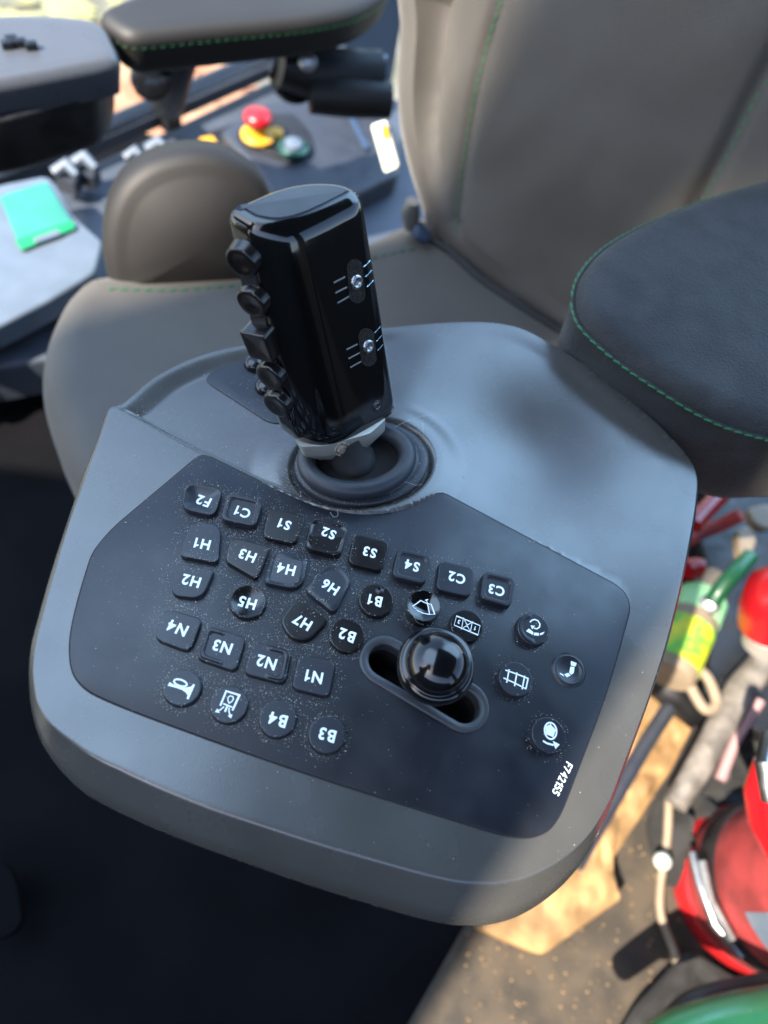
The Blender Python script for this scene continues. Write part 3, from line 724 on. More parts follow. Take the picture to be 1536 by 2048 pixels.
g = G(); g.tube([V((BCt.x, BCt.y, -.006)), V((BCt.x, BCt.y, -.004)).lerp(sh1, .35), V((BCt.x, BCt.y, -.004)).lerp(sh1, .37), sh1], [.0122, .0120, .0112, .0108], 40)
g.make('shaft', M_rubd, joy, flat_angle=60)
# ============================================================ DUST on the console
dv, df = [], []
allt = bvh(housing, panel, pad, boot, *KEYT)
def flake(x, y, s, z0=.06):
    l, nn, i, d = allt.ray_cast(V((x, y, z0)), V((0, 0, -1)))
    if not l or l.z < -.006: return
    a = random.random()*6.28; e = random.uniform(1, 2.2); t1 = V((math.cos(a), math.sin(a), random.uniform(-.3, .3))); t2 = nn.cross(t1).normalized(); k = len(dv)
    c = l+nn*s*.35
    dv.extend([c+t1*s*e*.6, c+t2*s*.5, c-t1*s*e*.5+nn*s*.2, c-t2*s*.45, c+nn*s*.45]); df.extend([(k, k+1, k+4), (k+1, k+2, k+4), (k+2, k+3, k+4), (k+3, k, k+4)])
def sz(): return .00010+.00024*random.random()**3+(.00025 if random.random() < .03 else 0)
for C, R in KEYC:
    left = 1 if pj(V((C.x, C.y, 0)))[0] < 700 else .45
    for _ in range(int(330*left)):
        a = random.random()*6.28; r = R*random.uniform(.86, 1.25)+abs(random.gauss(0, .0012)); flake(C.x+r*math.cos(a), C.y+r*math.sin(a), sz())
for _ in range(1500):
    u, v = random.gauss(430, 150), random.gauss(1180, 160); p = un(u, v); flake(p.x, p.y, sz()*.9)
for _ in range(500):
    u = random.uniform(230, 560); v = 800+(u-230)*.5+random.gauss(0, 35); p = un(u, v); flake(p.x, p.y, sz())
for _ in range(900):
    a = random.random()*6.28; r = random.uniform(.80, 1.16); p = BC+BE*BRx*r*math.cos(a)+BF*BRy*r*math.sin(a); flake(p.x, p.y, sz())
for _ in range(500):
    p = un(random.gauss(585, 30), random.gauss(945, 22)); flake(p.x, p.y, sz())
for _ in range(260):
    p = un(random.gauss(520, 45), random.gauss(775, 40)); flake(p.x, p.y, sz())
for _ in range(260):
    p = un(random.uniform(150, 1350), random.uniform(700, 1750)); flake(p.x, p.y, sz()*1.2)
for _ in range(650):
    p = un(random.gauss(1165, 48), random.gauss(1030, 20)); flake(p.x, p.y, sz()*.55)
for _ in range(500):
    p = un(random.gauss(640, 260), random.gauss(1250, 260)); flake(p.x, p.y, sz()*.8)
for u, v, s in ((408, 743, .0007), (931, 947, .0005), (441, 1540, .0003), (237, 1249, .0004)):
    p = un(u, v); flake(p.x, p.y, s)
d_o = mk('dust', dv, df, M_dust, None, False); tag(d_o, 'pale dust and tiny chaff lying on the console and between its buttons', 'dust', kind='stuff')
g = G()
for pts in (((788,855,.012),(815,842,.013),(845,832,.012),(872,829,.010),(893,834,.008)), ((845,845,.005),(846,858,.006),(847,872,.005)), ((660,1024,.0028),(668,1034,.003),(676,1030,.003),(674,1021,.0026)), ((790,968,.005),(810,964,.006),(830,970,.005),(845,969,.004))):
    g.tube(catmull([un(*p) for p in pts], 6, False), .00006, 5)
tag(g.make('hairs', mat('hair_fibre', (.5, .5, .5), .5)), 'thin pale hairs caught on the joystick boot', 'hair', kind='stuff')
# ============================================================ SEAT
seat = thing('operator_seat', un(700, 700, -.35), 'brown fabric operator seat with green stitching and padded armrests', 'seat')
def stitches(name, path, off, parent, L=.0028, gap=.0012, r=.0004, tree=None):
    P = resample(path, max(2, int(sum((b-a).length for a, b in zip(path, path[1:]))/(L+gap))), False); g = G()
    for a, b in zip(P, P[1:]):
        d = (b-a); q = d.normalized().cross(V((0, 0, 1))); e = a+d*(L/(L+gap)); g.tube([a+q*r*.6, (a+e)/2+V((0, 0, r*.4)), e-q*r*.6], [r*.7, r, r*.7], 5)
    return g.make(name, M_green, parent)
CZ = -.165
c1, c2 = un(850, 470, CZ), un(1150, 680, CZ)
be1 = (c2-c1).normalized(); bb = V((-be1.y, be1.x, 0)); bb = bb if bb.y > 0 else -bb
be2 = (V((0, 0, 1))+bb*.22).normalized(); bn = be1.cross(be2)        # faces the camera side
if bn.y > 0: bn = -bn; 
BP = c1-bn*.0
def bp(u, v):
    P = unp(u, v, BP, bn)-BP; return V((P.dot(be1), P.dot(be2)))
bout = [(775,-60),(772,60),(768,180),(776,270),(795,350),(820,425),(838,480),(905,550),(990,620),(1130,715),(1290,830),(1560,950),(1900,700),(1900,200),(1850,-300),(1400,-420),(900,-300)]
seamL = catmull([bp(*p) for p in ((1030,-150),(1000,0),(978,80),(952,180),(932,290),(916,400),(913,490))], 6, False)
seamR = catmull([bp(*p) for p in ((1650,-60),(1536,135),(1500,200),(1450,300),(1385,425),(1340,560))], 6, False)
def backf(x, y, s):
    dl = dpoly(x, y, seamL, False); dr = dpoly(x, y, seamR, False)
    h = -.006*math.exp(-(dl/.006)**2)-.006*math.exp(-(dr/.006)**2)
    # side wings stand forward of the centre panel
    q = V((x, y)); nl = min(seamL, key=lambda p: (p-q).length); nr_ = min(seamR, key=lambda p: (p-q).length)
    if q.x > nr_.x: h += .035*(1-math.exp(-((q.x-nr_.x)/.08)**2))
    if q.x < nl.x: h -= .10*((nl.x-q.x)/.1)**2 if True else 0
    h += .004*noise.noise(V((x*9, y*9, 0)))+.0015*noise.noise(V((x*30, y*22, 3)))
    return h
B2 = resample(catmull([bp(*p) for p in bout], 8), 200)
flip = be1.cross(be2).dot(bn) < 0
if flip:
    back = pillow('backrest', [V((p.y, p.x)) for p in B2], BP, be2, be1, M_seat, seat, thick=.10, r=.030, rings=60, rseg=8, capf=lambda x, y, s: backf(y, x, s)*min(1, (1-s)*12))
else:
    back = pillow('backrest', B2, BP, be1, be2, M_seat, seat, thick=.10, r=.030, rings=60, rseg=8, capf=lambda x, y, s: backf(x, y, s)*min(1, (1-s)*12))
bkt = bvh(back)
for pl, nm in (([(1010,-20),(1000,10),(978,80),(952,180),(932,290),(916,400),(912,470)], 'l'), ([(1570,70),(1536,135),(1500,200),(1450,300),(1392,410)], 'r')):
    pts = [hit(bkt, *p) for p in catmull([V(p) for p in pl], 8, False)]; pts = [l+nn*.0006 for l, nn in pts if l]
    for o_ in ((0,) if nm == 'l' else (-.003, .003)):
        stitches('stitching', [p+be1*o_ for p in pts], 0, back, L=.005, gap=.002, r=.0008)
# cushion
cush_px = [(150,985),(112,900),(85,810),(84,730),(105,660),(140,600),(200,562),(350,560),(520,540),(700,505),(845,440),(930,450),(1010,510),(1100,570),(1210,640),(1340,740),(1290,900),(1000,1150),(600,1250),(300,1200)]
cush = hz('seat_cushion', cush_px, CZ, M_seat, seat, smoothed=True, zp=CZ-.02, n=160, thick=.11, r=.030, rseg=8, rings=24, capf=lambda x, y, s: .002*noise.noise(V((x*8, y*8, 0))))
cut_ = bvh(cush)
pts = [hit(cut_, *p) for p in catmull([V(p) for p in ((215,578),(350,581),(500,568),(620,548),(720,522),(835,497))], 8, False)]
stitches('stitching', [l+nn*.0005 for l, nn in pts if l], 0, cush, L=.006, gap=.003, r=.0008)
# crease cord between back and cushion
g = G(); g.tube(catmull([un(u, v, CZ+.001) for u, v in ((846,470),(900,503),(960,556),(1040,612),(1150,680),(1250,745))], 6, False), .0035, 8); g.make('piping', M_gap, cush)
# far bolster: rounded wing rising at the far side of the cushion
b0 = un(200, 585, CZ-.01); b1 = un(560, 560, CZ-.01); fe1 = (b1-b0).normalized(); fb = V((-fe1.y, fe1.x, 0)); fb = fb if fb.y > 0 else -fb
fe2 = (V((0, 0, 1))+fb*.45).normalized(); fn = fe1.cross(fe2).normalized()
def fp(u, v): P = unp(u, v, b0, fn)-b0; return V((P.dot(fe1), P.dot(fe2)))
fo = resample(catmull([fp(*p) for p in ((215,560),(205,500),(212,430),(238,370),(285,328),(345,306),(405,300),(460,310),(510,340),(545,390),(565,470),(575,560),(560,610),(400,620),(240,612))], 8), 120)
if fn.dot(CAM-b0) > 0: pillow('side_bolster', fo, b0+fn*.002, fe1, fe2, M_bol, seat, thick=.05, r=.016, rb=.012, rings=14, label='rounded brown side bolster at the far edge of the cushion', capf=lambda x, y, s: .012*(1-s*s))
else: pillow('side_bolster', [V((p.y, p.x)) for p in fo], b0, fe2, fe1, M_bol, seat, thick=.05, r=.016, rb=.012, rings=14, label='rounded brown side bolster at the far edge of the cushion', capf=lambda x, y, s: .012*(1-s*s))
# near armrest pad
AZ = .030
arm_px = [(1146,600),(1158,560),(1195,515),(1250,478),(1330,440),(1420,405),(1540,372),(1700,350),(1950,420),(2000,640),(1850,860),(1640,900),(1536,882),(1420,845),(1310,780),(1225,720),(1165,665),(1148,632)]
armp = hz('armrest', arm_px, AZ, M_arm, seat, smoothed=True, zp=AZ-.012, n=170, thick=.090, r=.012, rb=.016, rings=20, draft=-.008, label='near armrest pad in dark grey with a green seam, beside the console', capf=lambda x, y, s: .004*(1-s*s)+.0006*noise.noise(V((x*25, y*25, 0))))
art = bvh(armp)
ap = resample(catmull([un(*p, AZ-.012).xy for p in arm_px], 8), 260); ctr = sum(ap, V((0, 0)))/len(ap)
nA = [(V((-(ap[(i+1) % 260]-ap[i-1]).y, (ap[(i+1) % 260]-ap[i-1]).x))).normalized() for i in range(260)]
sg = 1 if area2(ap) > 0 else -1
path = [V((*(p-n_*sg*.0006), AZ-.010)) for p, n_ in zip(ap, nA)]
g = G(); g.tube(path+[path[0]], .0010, 6); g.make('seam', M_arm, armp)
stitches('stitching', [V((*(p-n_*sg*.0016), AZ-.010)) for p, n_ in zip(ap, nA)], 0, armp, L=.0042, gap=.0012, r=.00065)
# far armrest pad
FZ = -.10
far_px = [(196,22),(222,48),(262,66),(330,62),(430,52),(540,42),(640,30),(730,5),(790,-50),(760,-130),(600,-140),(420,-80),(300,-30),(220,2)]
fara = hz('armrest', far_px, FZ, mat('far_armrest', (.009, .008, .007), .6, bump=.2, bscale=400, var=.12, vscale=14), seat, smoothed=True, n=120, thick=.046, r=.012, rb=.014, rings=8, draft=-.006, label='far armrest pad at the top of the picture')
fp_ = resample(catmull([un(*p, FZ).xy for p in far_px], 8), 160); sg = 1 if area2(fp_) > 0 else -1
nF = [(V((-(fp_[(i+1) % 160]-fp_[i-1]).y, (fp_[(i+1) % 160]-fp_[i-1]).x))).normalized() for i in range(160)]
stitches('stitching', [V((*(p-n_*sg*.001), FZ-.013)) for p, n_ in zip(fp_, nF)], 0, fara, L=.004, gap=.0045, r=.0003)
# arm of the far armrest
g = G(); g.tube([un(345, 90, -.18), un(340, 160, -.22), un(335, 205, -.27)], [.03, .022, .020], 14); g.tube([un(300, 100, -.17), un(520, 60, -.17), un(700, 20, -.17)], .02, 12)
g.make('armrest_bracket', M_blk, seat)
g = G(); g.lathe(un(300, 160, -.2), (CAM-un(300, 160, -.2)), [(.020, -.02), (.020, .01), (.014, .014), (0, .014)], 24); g.make('pivot', M_blkg, seat)
# ============================================================ far console
fc = thing('control_console', un(80, 150, -.2), 'blurred grey console of the opposite armrest at the upper left', 'control console')
fpx = [(-200,60),(-60,28),(60,22),(140,26),(188,34),(214,52),(226,78),(236,100),(225,118),(120,140),(0,162),(-160,190),(-260,120)]
hz('housing', fpx, -.10, mat('far_housing', (.055, .06, .07), .32, rvar=.05), fc, smoothed=True, n=110, thick=.034, r=.010, rings=6, draft=-.004)
hz('underside', [(-220,110),(100,60),(215,60),(228,100),(215,150),(190,185),(0,240),(-240,260)], -.128, M_blk, fc, rad=.012, n=80, thick=.06, r=.004, rb=.012, draft=-.006)
for u, v in ((12, 82), (38, 78), (60, 84), (20, 72)): hz('button', [(u-14,v-4),(u+12,v-6),(u+15,v+3),(u-10,v+5)], -.094, M_blkg, fc, rad=.002, n=24, thick=.008, r=.001, rings=2)
# ============================================================ cab side: sill bar, ledge, stop button
LZ = -.42
bar = thing('window_sill_bar', un(250, 270, LZ), 'dark diagonal sill bar along the lower edge of the side window', 'window sill')
def beam(name, a, b, hw, hh, m, parent, z=LZ):
    A, B = un(*a, z), un(*b, z); d = (B-A).normalized(); q = d.cross(V((0, 0, 1))).normalized(); g = G()
    out = resample(roundpoly([V((-hw, -hh)), V((hw, -hh)), V((hw, hh)), V((-hw, hh))], min(hw, hh)*.5, 3), 24); k = len(g.v)
    for P in (A, B): g.v += [P+q*o.x+V((0, 0, o.y)) for o in out]
    g.f += [(i, (i+1) % 24, 24+(i+1) % 24, 24+i) for i in range(24)]+[tuple(range(24)), tuple(range(24, 48))]
    return g.make(name, m, parent)
beam('rail', (-120, 412), (560, 112), .016, .014, M_blkg, bar, LZ+.03)
beam('seal', (-120, 428), (560, 130), .006, .010, M_dpl, bar, LZ+.028)
beam('clamp', (318, 232), (345, 222), .021, .018, M_blk, bar, LZ+.034)
led = thing('side_ledge', un(500, 350, LZ-.05), 'blue grey moulded ledge under the side window', 'ledge')
hz('deck', [(-150,470),(60,385),(300,275),(560,150),(700,150),(900,250),(900,420),(760,520),(500,640),(200,700),(-150,760)], LZ, M_ledge, led, rad=.02, n=90, thick=.06, r=.006, rings=3)
hz('step', [(300,330),(420,262),(500,232),(540,250),(470,300),(350,345)], LZ+.006, M_blk, led, rad=.01, n=40, thick=.01, r=.002, rings=2)
blk = thing('switch_box', un(600, 290, LZ), 'dark navy switch box at the end of the ledge beside the seat back', 'switch box')
hz('cover', [(438,262),(520,208),(610,190),(730,200),(800,260),(800,345),(640,425),(560,420),(520,345)], LZ+.035, M_dpl, blk, rad=.012, n=90, thick=.07, r=.006, rings=4)
hz('plate', [(470,262),(530,228),(588,226),(618,262),(628,300),(590,318),(560,312),(500,290)], LZ+.041, M_blk, blk, rad=.008, n=60, thick=.006, r=.001, rings=3)
beam('cover_rib', (690, 210), (735, 300), .004, .004, M_navy, blk, LZ+.038)
es = thing('emergency_stop_button', un(520, 262, LZ+.04), 'red mushroom emergency stop with a yellow collar on the switch box', 'emergency stop')
P0 = un(516, 272, LZ+.044)
g = G(); g.lathe(P0, (0, 0, 1), [(.024, 0), (.024, .003), (.020, .006), (.014, .008), (.012, .020), (0, .020)], 36); g.lathe(P0+V((.022, .015, 0)), (0, 0, 1), [(.010, 0), (.010, .006), (0, .006)], 20); g.make('collar', M_yel, es)
g = G(); g.lathe(P0+V((0, 0, .012)), (0, 0, 1), [(.012, 0), (.013, .006), (.018, .009), (.0205, .014), (.0195, .020), (.013, .024), (0, .0255)], 32); g.make('mushroom_head', M_red, es, flat_angle=80)
gb = thing('push_button', un(586, 297, LZ+.04), 'round push button with a pale lens beside the emergency stop', 'push button')
P1 = un(586, 300, LZ+.043); g = G(); g.lathe(P1, (0, 0, 1), [(.021, 0), (.021, .006), (.016, .009), (.015, .006), (0, .006)], 30); g.make('bezel', mat('dark_green', (.008, .05, .04), .35), gb)
g = G(); g.lathe(P1+V((0, 0, .006)), (0, 0, 1), [(.0135, 0), (.0125, .006), (.008, .008), (0, .009)], 30); g.make('lens', M_paleb, gb)
# document holder
dh = thing('document_tray', un(90, 480, LZ), 'pale blue plastic tray at the left edge holding a mint card', 'tray')
hz('tray', [(-120,420),(0,368),(92,350),(112,368),(145,430),(206,482),(190,545),(100,600),(0,652),(-160,720)], LZ+.06, M_paleb, dh, rad=.006, n=90, thick=.03, r=.004, rings=4)
hz('tray_body', [(-160,470),(150,440),(200,500),(186,560),(100,625),(0,680),(-160,760)], LZ+.02, M_dpl, dh, rad=.01, n=60, thick=.09, r=.006, rings=2)
mc = thing('mint_card', un(75, 430, LZ+.062), 'mint green card with a green strip lying in the pale tray', 'card')
hz('card', [(-2,392),(92,362),(152,455),(42,500)], LZ+.0635, M_mint, mc, rad=.002, n=40, thick=.002, r=.0004, rings=2)
hz('printed_strip', [(30,480),(145,440),(152,455),(42,500)], LZ+.0650, M_grnink, mc, rad=.0005, n=30, thick=.001, r=.0002, rings=2)
hz('printed_label', [(66,476),(116,458),(122,468),(70,486)], LZ+.0662, M_paleb, mc, rad=.0005, n=24, thick=.0008, r=.0002, rings=2)
# clips by the sill
for i, (u, v, s_, lab) in enumerate(((134, 348, 20, 'grey clip on the sill nearest the mint card'), (170, 334, 22, 'grey clip on the sill, second from the mint card'), (272, 318, 17, 'bluish clip half hidden at the top of the bolster'), (318, 302, 20, 'bluish pointed clip right of the others above the bolster'))):
    c_ = un(u, v, LZ+.04); t_ = thing('sill_clip', c_, lab, 'clip', 'clips along the sill'); g = G(); k_ = s_*.00078
    g.tube([c_+V((-k_, -k_*.4, 0)), c_+V((-k_*.2, k_*.6, .006)), c_+V((k_*.9, k_*.1, .002))], [k_*.45, k_*.6, k_*.3], 8); g.make('hook', M_paleb, t_)
    g = G(); g.box(c_+V((0, 0, -.014)), (k_*.8, 0, 0), (0, k_*.6, 0), (0, 0, .010)); g.make('foot', M_dpl, t_)
bc_ = thing('bottle_crate_strip', un(420, 300, LZ+.01), 'pale strip with a yellow and a red patch lying behind the bolster', 'strip')
hz('strip', [(350,302),(410,288),(470,300),(512,320),(505,330),(440,316),(360,318)], LZ+.012, M_paleb, bc_, rad=.003, n=40, thick=.006, r=.001, rings=2)
hz('yellow_patch', [(398,275),(425,270),(442,296),(404,299)], LZ+.018, M_yel, bc_, rad=.003, n=24, thick=.003, r=.001, rings=2)
hz('red_patch', [(494,312),(512,314),(514,326),(496,324)], LZ+.018, M_red, bc_, rad=.002, n=20, thick=.003, r=.0005, rings=2)
bc_.name = 'patched_strip'
# mechanism and post at the top centre
mech = thing('seat_hinge', un(640, 170, -.25), 'black shiny seat hinge mechanism beside the seat back', 'hinge')  # the seat's hinge mechanism in simple shapes
g = G(); g.lathe(un(590, 150, -.22), (CAM-un(590, 150, -.22)), [(.030, -.02), (.030, .008), (.024, .014), (.010, .016), (0, .012)], 28); g.make('pivot_disc', M_blkg, mech)
g = G(); g.tube([un(560, 130, -.2), un(640, 150, -.21), (un(760, 150, -.21))], [.022, .028, .026], 14); g.tube([un(620, 190, -.22), un(700, 195, -.22), un(780, 200, -.22)], [.02, .022, .02], 12); g.make('arm', M_blk, mech)
g = G(); g.tube([un(640, 118, -.19), un(700, 122, -.19), un(772, 118, -.19)], .0045, 10); g.make('rod', M_chrome, mech)
g = G(); g.lathe(un(616, 124, -.18), (CAM-un(616, 124, -.18)), [(.010, -.01), (.010, .004), (.005, .006), (0, .006)], 20); g.make('bolt', M_chrome, mech)
post = thing('cab_post', un(720, 60, -.3), 'blue grey post rising behind the black hinge at the top centre', 'post')
beam('column', (672, 60), (775, 60), .05, .14, M_navy, post, -.32)
tg = thing('seat_tag', un(768, 292, -.2), 'white vertical tag with an orange mark hanging by the seat back', 'tag')
A_ = unp(768, 292, BP+V((0, .03, 0)), bn)
def slab_on(plane_pt, nrm, px, m, name, parent, thick=.003, rad=.003):
    n_ = V(nrm).normalized(); e_ = V((0, 0, 1)).cross(n_).normalized(); f_ = n_.cross(e_)
    P = []
    for u, v in px:
        q = unp(u, v, plane_pt, n_)-plane_pt; P.append(V((q.dot(e_), q.dot(f_))))
    return pillow(name, resample(roundpoly(P, rad), 40), plane_pt, e_, f_, m, parent, thick=thick, r=.0008, rings=3)
slab_on(A_, bn, [(740,250),(770,240),(797,335),(768,348)], M_pale, 'tag_plate', tg)
slab_on(A_+bn*.002, bn, [(763,250),(774,252),(778,278),(766,276)], M_yel, 'orange_mark', tg, rad=.001, thick=.001)
bk = thing('belt_buckle', un(822, 430, -.15), 'small metal belt buckle at the left foot of the seat back', 'belt buckle')
q_ = un(820, 425, -.14); g = G(); g.tube([q_+V((0, 0, .012)), q_, q_-V((-.004, 0, .014))], [.006, .009, .007], 12); g.make('buckle', M_chrome, bk)
g = G(); g.tube([un(832, 448, -.15), un(840, 468, -.155), un(856, 480, -.158)], [.006, .007, .004], 10); g.make('webbing', M_navy, bk)
# ============================================================ floor and outside
def sheet(name, px, z, m, label=None, kind='structure'):
    o = mk(name, [un(u, v, z) for u, v in px], [tuple(range(len(px)))], m, None, False); tag(o, label, None, kind=kind); return o
FLZ = -.52
g = G(); g.box((.15, .15, FLZ-.02), (.95, 0, 0), (0, .85, 0), (0, 0, .02)); f_ = g.make('cab_floor', M_mat, None, False); tag(f_, kind='structure')
sheet('dusty_floor', [(930,1850),(700,2250),(1400,2250),(1800,1900),(1750,1400),(1450,1250),(1250,1200),(1100,1500)], FLZ+.004, M_soil)
# outside ground seen through the side window
g = G(); g.box((0, 6, -2.6), (14, 0, 0), (0, 12, 0), (0, 0, .05)); gr = g.make('ground', M_ground, None, False); tag(gr, kind='structure')
def leaf_patch(name, n, m, umin, umax, vmin, vmax, lab):
    vs, fs = [], []
    for _ in range(n):
        p = un(random.uniform(umin, umax), random.uniform(vmin, vmax), -2.53); s = random.uniform(.05, .16); a = random.random()*6.28; k = len(vs)
        e = V((math.cos(a), math.sin(a), random.uniform(-.2, .2)))*s; f2 = V((-math.sin(a), math.cos(a), random.uniform(-.3, .3)))*s*.6
        vs += [p+e, p+e*.2+f2, p-e, p+e*.1-f2, p+V((0, 0, .015))]; fs += [(k, k+1, k+4), (k+1, k+2, k+4), (k+2, k+3, k+4), (k+3, k, k+4)]
    o = mk(name, vs, fs, m, None, False); return tag(o, lab, 'leaves', kind='stuff')
leaf_patch('fallen_leaves', 420, M_leaf, 100, 480, 60, 330, 'orange fallen leaves on the ground outside the side window')
leaf_patch('fallen_leaves', 120, M_leafy, -60, 420, 0, 360, 'yellow green leaves on the ground outside the side window')
# sunlit board
wb = hz('brown_paper', [(1180,1500),(1240,1280),(1300,1360),(1391,1446),(1343,1544),(1310,1590),(1287,1628),(1240,1700),(1214,1742),(1248,1796),(1170,1852),(1085,1912),(960,1858),(1060,1700)], FLZ+.035, M_tan, None, rad=.006, n=160, thick=.03, r=.003, rings=40, capf=lambda x, y, s: (.010*noise.noise(V((x*22, y*22, 1)))+.008*abs(noise.noise(V((x*55, y*30, 5)))))*min(1, (1-s)*5))
tag(wb, 'crumpled tan paper sack lying in the sun beside the console', 'paper')
# grit on the dusty floor
vs, fs = [], []
for _ in range(300):
    u, v = random.uniform(930, 1400), random.uniform(1580, 2048)
    if u < 1240 and v < 1780: continue
    p = un(u, v, FLZ+.005); s = random.uniform(.0005, .0017); k = len(vs); vs += [p+V((s, 0, 0)), p+V((0, s, 0)), p+V((-s, 0, 0)), p+V((0, -s, 0)), p+V((0, 0, s*1.1))]; fs += [(k, k+1, k+4), (k+1, k+2, k+4), (k+2, k+3, k+4), (k+3, k, k+4)]
tag(mk('grit', vs, fs, M_grit, None, False), 'glinting grit scattered over the sunlit cab floor', 'grit', kind='stuff')
# pipe, hose and frame
def pipe(name, pts, r, m, label, cat, z=None, seg=10, part=False):
    P = catmull([un(*p) for p in pts], 6, False); g = G(); g.tube(P, r, seg); o = g.make(name, m); return tag(o, label, cat)
pipe('beige_cable', [(1338,1600,FLZ+.05),(1334,1680,FLZ+.03),(1322,1760,FLZ+.02),(1322,1830,FLZ+.015),(1348,1900,FLZ+.015),(1352,1930,FLZ+.015)], .0045, M_beige, 'beige cable curving past the foot of the extinguisher', 'cable')
g = G(); c_ = un(1325, 1722, FLZ+.04); g.lathe(c_, (CAM-c_), [(.009, -.006), (.009, .002), (.006, .006), (0, .007)], 20); tag(g.make('bright_bolt', M_pale), 'bright round bolt head on the beige cable', 'bolt')
fr = thing('frame_rail', un(1450, 1400, FLZ+.06), 'grey worn frame rail running diagonally above the extinguisher', 'rail')
g = G(); g.tube([un(1600, 1240, FLZ+.12), un(1480, 1380, FLZ+.10), un(1400, 1530, FLZ+.08), un(1350, 1610, FLZ+.07)], [.016, .016, .014, .012], 12); g.make('tube', mat('worn_grey', (.13, .115, .10), .5, var=.4, vscale=40), fr)
g = G(); g.tube([un(1520, 1400, FLZ+.11), un(1470, 1480, FLZ+.09), un(1440, 1560, FLZ+.08)], .006, 10); g.make('hose', mat('pink_hose', (.28, .16, .16), .5), fr)
tag(beam('black_beam', (1300, 1345), (1410, 1440), .022, .02, M_blk, None, FLZ+.06) if False else mk('black_beam', *(lambda g: (g.v, g.f))(G().tube([un(1235, 1300, FLZ+.05), un(1330, 1372, FLZ+.05), un(1400, 1430, FLZ+.05)], .020, 12)), M_blk), 'short black beam between the tan paper and the hook', 'beam')
hk = pipe('metal_hook', [(1372,1330,FLZ+.10),(1380,1370,FLZ+.10),(1410,1418,FLZ+.10),(1432,1405,FLZ+.10),(1418,1360,FLZ+.10),(1395,1335,FLZ+.10)], .006, M_beige, 'pale looped metal hook below the labelled bottle', 'hook')
bt_ = thing('labelled_bottle', un(1360, 1290, FLZ+.1), 'beige bottle with a lime and yellow label right of the console', 'bottle')
A_, B_ = un(1425, 1150, FLZ+.10), un(1335, 1355, FLZ+.10); d_ = (A_-B_); Lb = d_.length
g = G(); g.lathe(B_, d_, [(.0, 0), (.026, .002), (.028, .01), (.028, Lb*.72), (.016, Lb*.86), (.014, Lb)], 26); g.make('body', M_beige, bt_)
g = G(); g.lathe(B_, d_, [(.0286, Lb*.10), (.0286, Lb*.46)], 26); bo = g.make('label', M_lime, bt_)
g = G(); g.lathe(B_+V((0, 0, .0)), d_, [(.0286, Lb*.55), (.0286, Lb*.74), (.025, Lb*.78)], 26); g.make('label', mat('pale_green', (.30, .60, .28), .5), bt_)
g = G(); c_ = un(1420, 1208, FLZ+.13); g.lathe(c_, (CAM-c_), [(.012, -.006), (.012, .003), (.008, .006), (0, .006)], 20); g.make('cap', M_chrome, bt_)
pipe('green_strap', [(1500,1112,FLZ+.16),(1470,1145,FLZ+.16),(1440,1180,FLZ+.15),(1425,1205,FLZ+.14)], .009, M_grn, 'green woven strap between the bottle and the armrest', 'strap')
pipe('red_lever', [(1385,1050,FLZ+.2),(1420,1010,FLZ+.2),(1458,975,FLZ+.2)], .010, M_redp, 'red lever poking out under the armrest', 'lever')
pipe('red_tube', [(1375,1080,FLZ+.15),(1400,1066,FLZ+.15),(1440,1050,FLZ+.16),(1482,1030,FLZ+.18)], .008, M_redd, 'thin dull red tube under the armrest', 'tube')
pipe('red_clip', [(1372,1140,FLZ+.12),(1388,1135,FLZ+.12),(1402,1138,FLZ+.12)], .012, M_red, 'small red clip against the right edge of the console', 'clip')
for i, (px_, lab) in enumerate(((((1475,1060),(1500,1048),(1516,1080),(1502,1115),(1480,1112)), 'cream pad under the armrest above the green strap'), (((1495,1015),(1540,1005),(1560,1040),(1535,1060),(1508,1045)), 'cream pad tucked highest under the armrest'))):
    o_ = hz('cream_pad', list(px_), FLZ+.16, M_beige, None, rad=.006, n=40, thick=.012, r=.003, rings=3); tag(o_, lab, 'pad', 'cream pads')
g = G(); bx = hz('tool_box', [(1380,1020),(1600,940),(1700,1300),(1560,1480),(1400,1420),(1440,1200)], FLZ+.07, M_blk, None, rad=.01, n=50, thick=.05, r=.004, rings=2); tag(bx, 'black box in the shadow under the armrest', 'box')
# red beacon
rb_ = thing('red_canister', un(1540, 1240, FLZ+.2), 'bright red round canister with a grey collar at the right edge', 'canister')
c_ = un(1552, 1212, FLZ+.20); ax_ = (un(1560, 1150, FLZ+.26)-un(1520, 1300, FLZ+.16)).normalized()
g = G(); g.lathe(c_, ax_, [(.022, -.035), (.032, -.028), (.034, 0), (.030, .028), (.015, .042), (0, .045)], 28); g.make('shell', M_red, rb_)
g = G(); g.lathe(c_, ax_, [(.018, -.062), (.024, -.058), (.025, -.038), (.020, -.034)], 24); g.make('collar', mat('grey_collar', (.25, .23, .21), .5), rb_)
# fire extinguisher
exb = un(1480, 1775, FLZ); ex = thing('fire_extinguisher', exb, 'red fire extinguisher standing at the lower right with a silver clamp', 'fire extinguisher')
RX = .080
g = G(); g.lathe(exb, (0, 0, 1), [(0, .004), (RX*.8, .002), (RX*.86, .0), (RX*.93, .004), (RX*.95, .012), (RX*.97, .03), (RX, .036), (RX, .25), (RX*.9, .275), (RX*.6, .295), (RX*.25, .305), (RX*.22, .33)], 48); g.make('cylinder', M_redd, ex, flat_angle=60)
g = G(); g.lathe(exb, (0, 0, 1), [(RX*.9, .001), (RX*1.01, .004), (RX*1.03, .016), (RX*1.01, .030), (RX*.99, .032)], 48); g.make('base_ring', M_redp, ex)
g = G(); g.lathe(exb, (0, 0, 1), [(RX*1.012, .058), (RX*1.02, .059), (RX*1.02, .085), (RX*1.012, .086)], 48); g.make('strap', M_blk, ex)
